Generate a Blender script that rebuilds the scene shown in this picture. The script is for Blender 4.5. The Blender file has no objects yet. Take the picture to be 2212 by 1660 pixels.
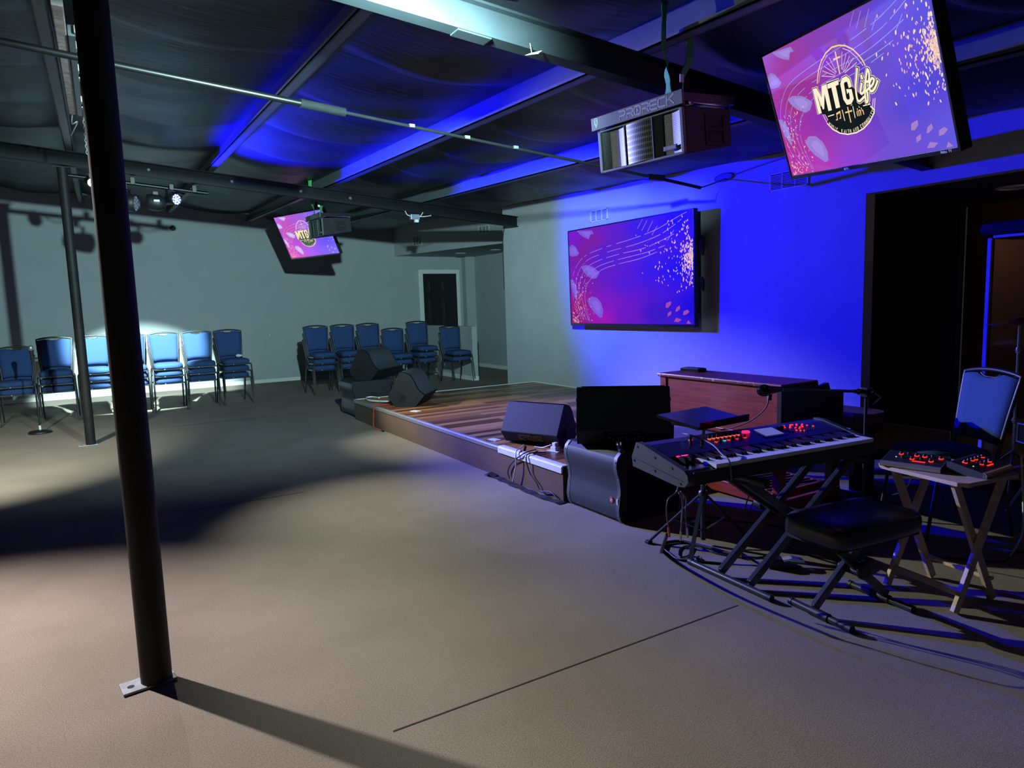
import bpy, math, random
from mathutils import Vector, Matrix
random.seed(7)
sc = bpy.context.scene
COL = sc.collection
PI = math.pi
R = math.radians

# ------------------------------------------------------------------ colour / materials
def S(h):
    h = h.lstrip('#')
    o = []
    for i in (0, 2, 4):
        c = int(h[i:i+2], 16) / 255
        o.append(c / 12.92 if c <= .04045 else ((c + .055) / 1.055) ** 2.4)
    return tuple(o)

def nodes_of(m):
    m.use_nodes = True
    nt = m.node_tree
    b = nt.nodes.get('Principled BSDF')
    return nt, b

def pm(name, col, rough=.6, metal=0., spec=.5, var=.12, scale=25., stretch=(1, 1, 1), bump=0., bscale=None, emit=None, estr=1., coat=0.):
    m = bpy.data.materials.new(name)
    nt, b = nodes_of(m)
    if isinstance(col, str): col = S(col)
    b.inputs['Roughness'].default_value = rough
    b.inputs['Metallic'].default_value = metal
    b.inputs['Specular IOR Level'].default_value = spec
    if coat:
        b.inputs['Coat Weight'].default_value = coat
        b.inputs['Coat Roughness'].default_value = .15
    tc = nt.nodes.new('ShaderNodeTexCoord')
    mp = nt.nodes.new('ShaderNodeMapping')
    mp.inputs['Scale'].default_value = stretch
    nt.links.new(tc.outputs['Object'], mp.inputs['Vector'])
    nz = nt.nodes.new('ShaderNodeTexNoise')
    nz.inputs['Scale'].default_value = scale
    nz.inputs['Detail'].default_value = 4
    nt.links.new(mp.outputs[0], nz.inputs['Vector'])
    rp = nt.nodes.new('ShaderNodeValToRGB')
    rp.color_ramp.elements[0].position = .3
    rp.color_ramp.elements[1].position = .7
    rp.color_ramp.elements[0].color = tuple(max(0, c * (1 - var)) for c in col) + (1,)
    rp.color_ramp.elements[1].color = tuple(min(1, c * (1 + var)) for c in col) + (1,)
    nt.links.new(nz.outputs['Fac'], rp.inputs[0])
    nt.links.new(rp.outputs[0], b.inputs['Base Color'])
    if bump:
        n2 = nt.nodes.new('ShaderNodeTexNoise')
        n2.inputs['Scale'].default_value = bscale or scale
        n2.inputs['Detail'].default_value = 3
        nt.links.new(mp.outputs[0], n2.inputs['Vector'])
        bp = nt.nodes.new('ShaderNodeBump')
        bp.inputs['Strength'].default_value = bump
        bp.inputs['Distance'].default_value = .01
        nt.links.new(n2.outputs['Fac'], bp.inputs['Height'])
        nt.links.new(bp.outputs[0], b.inputs['Normal'])
    if emit:
        if isinstance(emit, str): emit = S(emit)
        b.inputs['Emission Color'].default_value = tuple(emit) + (1,)
        b.inputs['Emission Strength'].default_value = estr
    return m

def perforated(name, metal, hole, scale, rad, sc3=(0, 1, 1)):
    """metal sheet with a regular lattice of round holes"""
    m = bpy.data.materials.new(name)
    nt, b = nodes_of(m)
    b.inputs['Roughness'].default_value = .45
    b.inputs['Metallic'].default_value = .3
    tc = nt.nodes.new('ShaderNodeTexCoord'); mp = nt.nodes.new('ShaderNodeMapping')
    mp.inputs['Scale'].default_value = tuple(scale * s for s in sc3)
    nt.links.new(tc.outputs['Object'], mp.inputs['Vector'])
    vo = nt.nodes.new('ShaderNodeTexVoronoi'); vo.inputs['Scale'].default_value = 1; vo.inputs['Randomness'].default_value = 0
    nt.links.new(mp.outputs[0], vo.inputs['Vector'])
    rp = nt.nodes.new('ShaderNodeValToRGB')
    e = rp.color_ramp.elements
    e[0].position = rad; e[0].color = S(hole) + (1,)
    e[1].position = rad + .08; e[1].color = S(metal) + (1,)
    nt.links.new(vo.outputs['Distance'], rp.inputs[0])
    nt.links.new(rp.outputs[0], b.inputs['Base Color'])
    return m

def screen_mat(name, strength):
    m = bpy.data.materials.new(name)
    nt, b = nodes_of(m)
    b.inputs['Base Color'].default_value = (.005, .005, .008, 1)
    b.inputs['Roughness'].default_value = .5
    b.inputs['Specular IOR Level'].default_value = .1
    at = nt.nodes.new('ShaderNodeVertexColor'); at.layer_name = 'Col'
    nt.links.new(at.outputs['Color'], b.inputs['Emission Color'])
    b.inputs['Emission Strength'].default_value = strength
    return m

def carpet_mat(name, c1, c2, bump=.4):
    m = bpy.data.materials.new(name)
    nt, b = nodes_of(m)
    b.inputs['Roughness'].default_value = .95
    b.inputs['Specular IOR Level'].default_value = .1
    tc = nt.nodes.new('ShaderNodeTexCoord')
    n1 = nt.nodes.new('ShaderNodeTexNoise'); n1.inputs['Scale'].default_value = 210; n1.inputs['Detail'].default_value = 5
    n1.inputs['Roughness'].default_value = .7
    n2 = nt.nodes.new('ShaderNodeTexNoise'); n2.inputs['Scale'].default_value = 1.7; n2.inputs['Detail'].default_value = 4
    nt.links.new(tc.outputs['Object'], n1.inputs['Vector']); nt.links.new(tc.outputs['Object'], n2.inputs['Vector'])
    rp = nt.nodes.new('ShaderNodeValToRGB')
    rp.color_ramp.elements[0].position = .33; rp.color_ramp.elements[1].position = .67
    rp.color_ramp.elements[0].color = S(c1) + (1,); rp.color_ramp.elements[1].color = S(c2) + (1,)
    nt.links.new(n1.outputs['Fac'], rp.inputs[0])
    rp2 = nt.nodes.new('ShaderNodeValToRGB')
    rp2.color_ramp.elements[0].position = .35; rp2.color_ramp.elements[1].position = .65
    rp2.color_ramp.elements[0].color = (.9, .9, .88, 1); rp2.color_ramp.elements[1].color = (1.06, 1.05, 1.06, 1)
    nt.links.new(n2.outputs['Fac'], rp2.inputs[0])
    mx = nt.nodes.new('ShaderNodeMix'); mx.data_type = 'RGBA'; mx.blend_type = 'MULTIPLY'; mx.inputs[0].default_value = 1
    nt.links.new(rp.outputs[0], mx.inputs[6]); nt.links.new(rp2.outputs[0], mx.inputs[7])
    nt.links.new(mx.outputs[2], b.inputs['Base Color'])
    bp = nt.nodes.new('ShaderNodeBump'); bp.inputs['Strength'].default_value = bump; bp.inputs['Distance'].default_value = .006
    nt.links.new(n1.outputs['Fac'], bp.inputs['Height']); nt.links.new(bp.outputs[0], b.inputs['Normal'])
    return m

def plank_mat(name):
    """vinyl planks: long boards along X, each with a tone of its own"""
    m = bpy.data.materials.new(name)
    nt, b = nodes_of(m)
    b.inputs['Roughness'].default_value = .32
    tc = nt.nodes.new('ShaderNodeTexCoord')
    br = nt.nodes.new('ShaderNodeTexBrick')
    br.offset = .37; br.offset_frequency = 2
    br.inputs['Color1'].default_value = (0, 0, 0, 1); br.inputs['Color2'].default_value = (1, 1, 1, 1)
    br.inputs['Mortar'].default_value = (.35, .35, .35, 1)
    br.inputs['Scale'].default_value = 1; br.inputs['Mortar Size'].default_value = .0015
    br.inputs['Brick Width'].default_value = 1.15; br.inputs['Row Height'].default_value = .105
    nt.links.new(tc.outputs['Object'], br.inputs['Vector'])
    rp = nt.nodes.new('ShaderNodeValToRGB')
    rp.color_ramp.interpolation = 'CONSTANT'
    el = rp.color_ramp.elements
    el[0].position = 0; el[0].color = S('#5a3620') + (1,)
    el[1].position = .16; el[1].color = S('#a9794c') + (1,)
    for p, c in ((.34, '#b98a5a'), (.5, '#8a5c38'), (.62, '#6a4333'), (.74, '#b07f52'), (.9, '#49302a')):
        x = el.new(p); x.color = S(c) + (1,)
    nt.links.new(br.outputs['Color'], rp.inputs[0])
    mp = nt.nodes.new('ShaderNodeMapping'); mp.inputs['Scale'].default_value = (1.2, 26, 1)
    nt.links.new(tc.outputs['Object'], mp.inputs['Vector'])
    nz = nt.nodes.new('ShaderNodeTexNoise'); nz.inputs['Scale'].default_value = 3; nz.inputs['Detail'].default_value = 6
    nt.links.new(mp.outputs[0], nz.inputs['Vector'])
    r2 = nt.nodes.new('ShaderNodeValToRGB')
    r2.color_ramp.elements[0].position = .3; r2.color_ramp.elements[1].position = .75
    r2.color_ramp.elements[0].color = (.62, .6, .6, 1); r2.color_ramp.elements[1].color = (1.15, 1.12, 1.1, 1)
    nt.links.new(nz.outputs['Fac'], r2.inputs[0])
    mx = nt.nodes.new('ShaderNodeMix'); mx.data_type = 'RGBA'; mx.blend_type = 'MULTIPLY'; mx.inputs[0].default_value = 1
    nt.links.new(rp.outputs[0], mx.inputs[6]); nt.links.new(r2.outputs[0], mx.inputs[7])
    nt.links.new(mx.outputs[2], b.inputs['Base Color'])
    return m

def scuffed_wood(name, c1, c2, chip, amount):
    """stained wood: fine grain along Y plus a few pale chips and scratches"""
    m = bpy.data.materials.new(name)
    nt, b = nodes_of(m)
    b.inputs['Roughness'].default_value = .38
    tc = nt.nodes.new('ShaderNodeTexCoord')
    mp = nt.nodes.new('ShaderNodeMapping'); mp.inputs['Scale'].default_value = (20, 2.2, 34)
    nt.links.new(tc.outputs['Object'], mp.inputs['Vector'])
    nz = nt.nodes.new('ShaderNodeTexNoise'); nz.inputs['Scale'].default_value = 2; nz.inputs['Detail'].default_value = 6
    nt.links.new(mp.outputs[0], nz.inputs['Vector'])
    rp = nt.nodes.new('ShaderNodeValToRGB')
    rp.color_ramp.elements[0].position = .3; rp.color_ramp.elements[1].position = .7
    rp.color_ramp.elements[0].color = S(c1) + (1,); rp.color_ramp.elements[1].color = S(c2) + (1,)
    nt.links.new(nz.outputs['Fac'], rp.inputs[0])
    n2 = nt.nodes.new('ShaderNodeTexNoise'); n2.inputs['Scale'].default_value = 16; n2.inputs['Detail'].default_value = 7
    n2.inputs['Roughness'].default_value = .75
    nt.links.new(tc.outputs['Object'], n2.inputs['Vector'])
    r2 = nt.nodes.new('ShaderNodeValToRGB')
    r2.color_ramp.elements[0].position = amount; r2.color_ramp.elements[1].position = amount + .02
    r2.color_ramp.elements[0].color = (0, 0, 0, 1); r2.color_ramp.elements[1].color = (1, 1, 1, 1)
    nt.links.new(n2.outputs['Fac'], r2.inputs[0])
    mx = nt.nodes.new('ShaderNodeMix'); mx.data_type = 'RGBA'
    nt.links.new(r2.outputs[0], mx.inputs[0]); nt.links.new(rp.outputs[0], mx.inputs[6])
    mx.inputs[7].default_value = S(chip) + (1,)
    nt.links.new(mx.outputs[2], b.inputs['Base Color'])
    return m

def glass_mat(name):
    m = bpy.data.materials.new(name)
    m.use_nodes = True
    nt = m.node_tree
    nt.nodes.clear()
    out = nt.nodes.new('ShaderNodeOutputMaterial')
    tr = nt.nodes.new('ShaderNodeBsdfTransparent'); tr.inputs[0].default_value = (.86, .86, .9, 1)
    gl = nt.nodes.new('ShaderNodeBsdfGlossy'); gl.inputs['Roughness'].default_value = .06
    fr = nt.nodes.new('ShaderNodeFresnel'); fr.inputs[0].default_value = 1.45
    mx = nt.nodes.new('ShaderNodeMixShader')
    nt.links.new(fr.outputs[0], mx.inputs[0]); nt.links.new(tr.outputs[0], mx.inputs[1]); nt.links.new(gl.outputs[0], mx.inputs[2])
    nt.links.new(mx.outputs[0], out.inputs[0])
    return m

M = {}
M['carpet'] = carpet_mat('carpet_taupe', '#6f665c', '#a39a8e')
M['seam'] = pm('carpet_seam', '#2c2825', .95)
M['riser'] = carpet_mat('carpet_brown', '#4e3f36', '#7d6a5c')
M['wall'] = pm('wall_grey_paint', '#9fa8ab', .75, var=.03, scale=3, bump=.05, bscale=60)
M['wallr'] = pm('wall_patched_paint', '#a9b0b4', .7, var=.05, scale=2.2, bump=.22, bscale=5)
M['whitep'] = pm('white_trim_paint', '#d5dad8', .45, var=.04, scale=9)
M['blackdoor'] = pm('black_door_paint', '#15181a', .4, var=.1)
M['fabric'] = pm('ceiling_black_foil', '#1e262a', .45, spec=.5, var=.16, scale=2.2, stretch=(1, 9, 1), bump=.35, bscale=3)
M['steel_lit'] = pm('steel_lamplit_paint', '#20282b', .55, spec=.3, var=.12, scale=6)  # dark beam steel, lightened to keep the lamp glow on the near beam
M['steel'] = pm('steel_dark_paint', '#0d1113', .6, spec=.25, var=.15, scale=6)
M['purlin'] = pm('steel_grey_paint', '#596467', .5, spec=.5, var=.1, scale=6)
M['post'] = pm('post_black_paint', '#1a1a1a', .6, spec=.25, var=.2, scale=9, bump=.06, bscale=40)
M['plate'] = pm('post_plate_grey', '#8d95a0', .5, var=.2, scale=40)
M['blk'] = pm('black_plastic', '#16191b', .5, var=.12, scale=40, bump=.08, bscale=300)
M['blkgloss'] = pm('black_gloss', '#0b0c0e', .22, var=.1)
M['spk'] = pm('speaker_textured_black', '#15191b', .6, spec=.35, var=.15, scale=90, bump=.25, bscale=260)
M['spkgrey'] = pm('speaker_plate_grey', '#4c5554', .5, var=.06, scale=20)
M['letter'] = pm('pale_lettering', '#98a8a4', .5, var=.03)
M['rigblk'] = pm('rigging_black_steel', '#121416', .4, metal=.3)
M['dark'] = pm('dark_recess', '#050607', .8)
M['chrome'] = pm('chrome', '#b9bec4', .18, metal=1., var=.05)
M['silver'] = pm('brushed_silver', '#a7a99f', .35, metal=.7, var=.08)
M['frame'] = pm('chair_frame_black', '#1b1f22', .42, spec=.5, var=.1)
M['navy'] = pm('chair_navy_fabric', '#2b4470', .9, spec=.25, var=.14, scale=160, bump=.25, bscale=320)
M['screw'] = pm('screw_head_steel', '#aeb4b4', .3, metal=.6)
M['green'] = pm('green_webbing', '#3f9a57', .8, var=.25, scale=30, stretch=(4, 4, 1), bump=.3)
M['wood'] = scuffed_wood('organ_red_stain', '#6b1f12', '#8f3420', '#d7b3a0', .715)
M['woodtop'] = scuffed_wood('organ_lid_stain', '#4a1a12', '#65271a', '#c9a18c', .74)
M['woodedge'] = scuffed_wood('organ_edge_worn', '#5a2015', '#7b3322', '#d9b9a4', .56)
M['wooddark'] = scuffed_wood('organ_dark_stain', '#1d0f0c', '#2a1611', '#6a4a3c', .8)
M['bench'] = pm('bench_brown', '#5a3d30', .5, var=.15, scale=12)
M['pine'] = pm('tray_pale_wood', '#c9b08d', .5, var=.14, scale=6, stretch=(1, 1, 12))
M['planks'] = plank_mat('stage_planks')
M['nosing'] = pm('stage_nosing_grey', '#8d8f93', .4, metal=.4, var=.1)
M['white'] = pm('white_plastic', '#dde2df', .45, var=.03)
M['keyw'] = pm('piano_key_white', '#dfe3de', .3, var=.03)
M['keyb'] = pm('piano_key_black', '#0d0e10', .3, var=.1)
M['synth'] = pm('synth_dark_grey', '#33363c', .3, spec=.9, metal=.35, var=.05, scale=60)
M['synthend'] = pm('synth_end_grey', '#3e4442', .5, var=.05, scale=60)
M['standblk'] = pm('stand_black_enamel', '#2b3130', .35, spec=.6, var=.1)
M['vinyl'] = pm('stool_black_vinyl', '#121317', .34, spec=.7, var=.1, scale=30, bump=.15, bscale=14)
M['rubber'] = pm('cable_black_rubber', '#111214', .55)
M['cablegrey'] = pm('cable_grey', '#6a6668', .5)
M['cableorange'] = pm('cable_orange', '#b5713f', .5)
M['cablered'] = pm('cable_red', '#c8473f', .5)
M['cablewhite'] = pm('cable_white', '#d9dedd', .5)
M['foam'] = pm('foam_black', '#1a1d2b', .9, var=.3, scale=60, bump=.5, bscale=80)
M['plexi'] = glass_mat('clear_acrylic')
M['plexiedge'] = pm('acrylic_edge_white', '#b9bfd6', .3, var=.05)
M['ins'] = pm('pale_insulation', '#b3aaa4', .8, var=.25, scale=14, bump=.4)
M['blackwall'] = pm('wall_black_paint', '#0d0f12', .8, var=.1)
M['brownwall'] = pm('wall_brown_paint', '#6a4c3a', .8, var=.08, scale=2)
M['knob'] = pm('knob_black', '#0e0f11', .4)
M['ledred'] = pm('led_red', '#ff3a20', .4, emit='#ff2a14', estr=2.2)
M['ledorange'] = pm('led_orange', '#ff6a3a', .4, emit='#ff5a2a', estr=1.6)
M['ledpink'] = pm('led_magenta', '#ff2a70', .4, emit='#ff2266', estr=1.6)
M['ledblue'] = pm('led_cyan', '#30b0ff', .4, emit='#30b0ff', estr=1.6)
M['ledgreen'] = pm('led_green', '#40ff80', .4, emit='#80ffb0', estr=1.2)
M['lcd'] = pm('lcd_panel', '#8a8fd0', .3, emit='#8a8fe0', estr=.45)
M['ledwhite'] = pm('lens_white', '#ffffff', .3, emit='#f4fff8', estr=25.)
M['ledpar'] = pm('lens_blue_white', '#cfe0ff', .3, emit='#7fa0ff', estr=9.)
M['lens'] = pm('lens_unlit', '#6d6f78', .3, var=.5, scale=120)
M['parrim'] = pm('par_blue_rim', '#1020c0', .4, emit='#0a10ff', estr=1.0)
M['tissue'] = pm('white_tissue', '#d8e2dc', .8)
M['redbadge'] = pm('badge_red', '#a83a3a', .5)
M['galv'] = pm('galvanised_steel', '#9aa6ad', .4, metal=.5, var=.2, scale=20)
M['brass'] = pm('cymbal_bronze', '#6b5430', .3, metal=.9)
M['drumhead'] = pm('drum_head', '#c9ccd6', .5)
M['disc'] = pm('light_diffuser', '#cfd3d0', .5)
M['perf'] = perforated('grille_perforated', '#5a6268', '#0a0b0c', 115, .36)
M['perfx'] = perforated('grille_fine', '#768084', '#08090a', 120, .33, (1, 0, 1))
M['slot'] = perforated('grille_slotted', '#6c7678', '#050606', 75, .36, (1, 0, .45))
M['grey'] = pm('grey_panel', '#5a6064', .5)
M['stageblk'] = pm('cable_cover_black', '#0f1112', .7)

# ------------------------------------------------------------------ mesh builder
class MB:
    def __init__(s): s.v = []; s.f = []; s.mi = []; s.sm = []; s.cols = {}
    def add(s, vs, fs, mi=0, smooth=False):
        o = len(s.v)
        s.v += [tuple(x) for x in vs]
        for f in fs:
            s.f.append(tuple(i + o for i in f)); s.mi.append(mi); s.sm.append(smooth)
        return o
    def box(s, c, d, rot=None, mi=0):
        x, y, z = d[0] / 2, d[1] / 2, d[2] / 2
        vs = [Vector((sx * x, sy * y, sz * z)) for sz in (-1, 1) for sy in (-1, 1) for sx in (-1, 1)]
        if rot is not None: vs = [rot @ q for q in vs]
        c = Vector(c)
        s.add([q + c for q in vs], [(0, 2, 3, 1), (4, 5, 7, 6), (0, 1, 5, 4), (2, 6, 7, 3), (0, 4, 6, 2), (1, 3, 7, 5)], mi)
        return s
    def bx(s, x0, x1, y0, y1, z0, z1, mi=0):
        return s.box(((x0 + x1) / 2, (y0 + y1) / 2, (z0 + z1) / 2), (abs(x1 - x0), abs(y1 - y0), abs(z1 - z0)), None, mi)
    def bar(s, a, b, w, h, up=(0, 0, 1), mi=0):
        a, b = Vector(a), Vector(b)
        d = (b - a).normalized(); up = Vector(up)
        if abs(d.dot(up)) > .99: up = Vector((1, 0, 0))
        r = d.cross(up).normalized(); u = r.cross(d)
        vs = [p + r * (sx * w / 2) + u * (sz * h / 2) for p in (a, b) for sx, sz in ((-1, -1), (1, -1), (1, 1), (-1, 1))]
        s.add(vs, [(3, 2, 1, 0), (4, 5, 6, 7), (0, 1, 5, 4), (1, 2, 6, 5), (2, 3, 7, 6), (3, 0, 4, 7)], mi)
        return s
    def prism(s, poly, fn, a, b, mi=0, smooth=False):
        """poly: 2D outline; fn(u, v, w) -> 3D; extruded from w=a to w=b"""
        n = len(poly)
        vs = [fn(u, v, a) for u, v in poly] + [fn(u, v, b) for u, v in poly]
        s.add(vs, [tuple(range(n))[::-1], tuple(range(n, 2 * n))], mi)
        s.add(vs, [(i, (i + 1) % n, n + (i + 1) % n, n + i) for i in range(n)], mi, smooth)
        return s
    def tube(s, pts, r, n=8, mi=0, cap=True, closed=False):
        pts = [Vector(p) for p in pts]
        m = len(pts)
        rs = r if isinstance(r, (list, tuple)) else [r] * m
        vs = []
        prev = None
        for i, p in enumerate(pts):
            if closed: d = pts[(i + 1) % m] - pts[i - 1]
            else: d = pts[min(i + 1, m - 1)] - pts[max(i - 1, 0)]
            if d.length < 1e-9: d = Vector((0, 0, 1))
            d.normalize()
            if prev is None:
                a = Vector((0, 0, 1)) if abs(d.z) < .9 else Vector((1, 0, 0))
                u = d.cross(a).normalized()
            else:
                u = (prev - d * prev.dot(d))
                if u.length < 1e-6: u = d.cross(Vector((0, 0, 1)))
                u.normalize()
            prev = u
            w = d.cross(u)
            for k in range(n):
                t = 2 * PI * k / n
                vs.append(p + (u * math.cos(t) + w * math.sin(t)) * rs[i])
        fs = []
        for i in range(m if closed else m - 1):
            j = (i + 1) % m
            for k in range(n):
                fs.append((i * n + k, i * n + (k + 1) % n, j * n + (k + 1) % n, j * n + k))
        s.add(vs, fs, mi, True)
        if cap and not closed:
            s.add(vs[:n], [tuple(range(n))[::-1]], mi); s.add(vs[-n:], [tuple(range(n))], mi)
        return s
    def lathe(s, prof, c=(0, 0, 0), axis=(0, 0, 1), n=24, mi=0, smooth=True):
        ax = Vector(axis).normalized()
        a = Vector((1, 0, 0)) if abs(ax.x) < .9 else Vector((0, 1, 0))
        u = ax.cross(a).normalized(); w = ax.cross(u); c = Vector(c)
        vs = [c + ax * h + (u * math.cos(2 * PI * k / n) + w * math.sin(2 * PI * k / n)) * r for r, h in prof for k in range(n)]
        fs = [(i * n + k, i * n + (k + 1) % n, (i + 1) * n + (k + 1) % n, (i + 1) * n + k) for i in range(len(prof) - 1) for k in range(n)]
        s.add(vs, fs, mi, smooth)
        s.add(vs[:n], [tuple(range(n))[::-1]], mi); s.add(vs[-n:], [tuple(range(n))], mi)
        return s
    def cyl(s, a, b, r, n=16, mi=0): return s.tube([a, b], r, n, mi)
    def ribbon(s, pts, w, t, wdir, mi=0):
        """flat band: width w along wdir(i), thickness t"""
        pts = [Vector(p) for p in pts]; m = len(pts); vs = []
        for i, p in enumerate(pts):
            d = (pts[min(i + 1, m - 1)] - pts[max(i - 1, 0)]).normalized()
            wd = Vector(wdir[i] if isinstance(wdir, list) else wdir)
            wd = (wd - d * wd.dot(d)).normalized(); nn = d.cross(wd)
            ww = w[i] if isinstance(w, list) else w
            vs += [p + wd * ww / 2 + nn * t / 2, p - wd * ww / 2 + nn * t / 2, p - wd * ww / 2 - nn * t / 2, p + wd * ww / 2 - nn * t / 2]
        fs = [(i * 4 + k, i * 4 + (k + 1) % 4, i * 4 + 4 + (k + 1) % 4, i * 4 + 4 + k) for i in range(m - 1) for k in range(4)]
        s.add(vs, fs, mi, False); s.add(vs[:4], [(3, 2, 1, 0)], mi); s.add(vs[-4:], [(0, 1, 2, 3)], mi)
        return s
    def strokes(s, lines, fn, w, mi=0, lift=0.):
        """flat painted strokes on a surface: fn(u, v, h) -> 3D"""
        for L in lines:
            n = len(L)
            if n < 2: continue
            vs = []; fs = []
            for i in range(n):
                x0, y0 = L[max(i - 1, 0)]; x1, y1 = L[min(i + 1, n - 1)]
                dx, dy = x1 - x0, y1 - y0; l = math.hypot(dx, dy) or 1
                ex, ey = (-dx / l * w * .45 if i == 0 else dx / l * w * .45 if i == n - 1 else 0), (-dy / l * w * .45 if i == 0 else dy / l * w * .45 if i == n - 1 else 0)
                mit = 1.
                if 0 < i < n - 1:
                    ax, ay = L[i][0] - L[i-1][0], L[i][1] - L[i-1][1]; la = math.hypot(ax, ay) or 1
                    cs = abs((ax * dx + ay * dy) / (la * l)); mit = min(1 / max(cs, .3), 1.6)
                px, py = -dy / l * w / 2 * mit, dx / l * w / 2 * mit
                vs += [fn(L[i][0] + ex + px, L[i][1] + ey + py, lift), fn(L[i][0] + ex - px, L[i][1] + ey - py, lift)]
            for i in range(n - 1): fs.append((2 * i, 2 * i + 1, 2 * i + 3, 2 * i + 2))
            s.add(vs, fs, mi)
        return s
    def build(s, name, mats, parent=None, bevel=0., seg=2, weld=True):
        me = bpy.data.meshes.new(name)
        me.from_pydata(s.v, [], s.f)
        if not isinstance(mats, (list, tuple)): mats = [mats]
        for m in mats: me.materials.append(M[m] if isinstance(m, str) else m)
        me.polygons.foreach_set('material_index', s.mi)
        me.polygons.foreach_set('use_smooth', s.sm)
        me.update()
        o = bpy.data.objects.new(name, me)
        COL.objects.link(o)
        if parent is not None: o.parent = parent
        if bevel:
            b = o.modifiers.new('edge', 'BEVEL'); b.width = bevel; b.segments = seg; b.limit_method = 'ANGLE'; b.angle_limit = R(40)
        return o

def bez(pts, n=6):
    """Catmull-Rom through pts"""
    P = [Vector(p) for p in pts]
    out = []
    for i in range(len(P) - 1):
        p0, p1, p2, p3 = P[max(i - 1, 0)], P[i], P[i + 1], P[min(i + 2, len(P) - 1)]
        for k in range(n):
            t = k / n
            out.append(.5 * ((2 * p1) + (p2 - p0) * t + (2 * p0 - 5 * p1 + 4 * p2 - p3) * t * t + (3 * p1 - p0 - 3 * p2 + p3) * t ** 3))
    out.append(P[-1])
    return out

def thing(name, label, cat, loc=(0, 0, 0), rz=0., group=None, rot=None):
    o = bpy.data.objects.new(name, None); COL.objects.link(o)
    o.empty_display_size = .1
    o.location = loc
    o.rotation_euler = rot if rot else (0, 0, rz)
    o['label'] = label; o['category'] = cat; o['kind'] = 'thing'
    if group: o['group'] = group
    return o
def tag(o, label, cat, group=None):
    o['label'] = label; o['category'] = cat; o['kind'] = 'thing'
    if group: o['group'] = group
    return o
def struct(o): o['kind'] = 'structure'; return o
def kids(o): return [c for c in bpy.data.objects if c.parent == o]
def dup(root, loc, rz, label, group=None, scale=None):
    r = root.copy(); COL.objects.link(r)
    r.location = loc; r.rotation_euler = (0, 0, rz); r['label'] = label
    if group: r['group'] = group
    if scale: r.scale = (scale,) * 3
    for ch in root.children:
        c = ch.copy(); COL.objects.link(c); c.parent = r
        for g in ch.children:
            d = g.copy(); COL.objects.link(d); d.parent = c
    return r

# ------------------------------------------------------------------ stroke lettering
GL = {
 'A': [[(0, 0), (.5, 1), (1, 0)], [(.2, .35), (.8, .35)]], 'C': [[(1, .85), (.8, 1), (.2, 1), (0, .85), (0, .15), (.2, 0), (.8, 0), (1, .15)]],
 'D': [[(0, 0), (0, 1), (.6, 1), (1, .8), (1, .2), (.6, 0), (0, 0)]], 'E': [[(1, 1), (0, 1), (0, 0), (1, 0)], [(0, .5), (.8, .5)]],
 'F': [[(1, 1), (0, 1), (0, 0)], [(0, .5), (.8, .5)]], 'H': [[(0, 0), (0, 1)], [(1, 0), (1, 1)], [(0, .5), (1, .5)]], 'I': [[(.5, 0), (.5, 1)]],
 'M': [[(0, 0), (0, 1), (.5, .35), (1, 1), (1, 0)]], 'N': [[(0, 0), (0, 1), (1, 0), (1, 1)]],
 'O': [[(.2, 0), (0, .2), (0, .8), (.2, 1), (.8, 1), (1, .8), (1, .2), (.8, 0), (.2, 0)]],
 'S': [[(1, .85), (.8, 1), (.2, 1), (0, .8), (.15, .55), (.85, .45), (1, .2), (.8, 0), (.2, 0), (0, .15)]], 'T': [[(0, 1), (1, 1)], [(.5, 1), (.5, 0)]],
 'U': [[(0, 1), (0, .2), (.2, 0), (.8, 0), (1, .2), (1, 1)]], 'Y': [[(0, 1), (.5, .5), (1, 1)], [(.5, .5), (.5, 0)]], 'R': [[(0, 0), (0, 1), (.8, 1), (1, .8), (.8, .5), (0, .5)], [(.5, .5), (1, 0)]],
 'V': [[(0, 1), (.5, 0), (1, 1)]], 'o': [[(.2, 0), (0, .2), (0, .5), (.2, .7), (.8, .7), (1, .5), (1, .2), (.8, 0), (.2, 0)]],
 'n': [[(0, 0), (0, .7)], [(0, .5), (.3, .7), (.8, .7), (1, .5), (1, 0)]], 'k': [[(0, 0), (0, 1)], [(.9, .7), (0, .3)], [(.3, .4), (1, 0)]],
 'u': [[(0, .7), (0, .2), (.2, 0), (.7, 0), (1, .2)], [(1, .7), (1, 0)]], '.': [[(.4, 0), (.6, 0)]], ',': [[(.6, .12), (.35, -.15)]], ' ': [],
}
TECH = {  # squared letters with a cut left stem, as on the loudspeaker plate
 'P': [[(0, 1), (.85, 1), (1, .85), (1, .55), (.85, .42), (.05, .42), (.05, 0)]],
 'R': [[(0, 1), (.85, 1), (1, .85), (1, .55), (.85, .45), (.05, .45), (.05, 0)], [(.7, .45), (1, 0)]],
 'O': [[(.15, 0), (0, .15), (0, .85), (.15, 1), (.85, 1), (1, .85), (1, .15), (.85, 0), (.15, 0)], [(.42, .36), (.62, .5), (.42, .64)]],
 'E': [[(1, 1), (.2, 1), (0, .85), (0, .15), (.2, 0), (1, 0)], [(.1, .5), (.95, .5)]],
 'C': [[(1, 1), (.2, 1), (0, .85), (0, .15), (.2, 0), (1, 0)]], 'K': [[(0, 0), (0, 1)], [(1, 1), (.15, .5)], [(.4, .6), (1, 0)]],
}
def text_lines(txt, x, y, h, w, gap, font=GL):
    out = []
    for ch in txt:
        for L in font.get(ch, []): out.append([(x + a * w, y + b * h) for a, b in L])
        x += w + gap
    return out

# ------------------------------------------------------------------ the room
XR, YB = 5.615, 14.715
def zb(x, y): return 2.8586 + .0404 * (y - 2.954) - .0843 * x      # underside of the sloping roof beams

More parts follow.
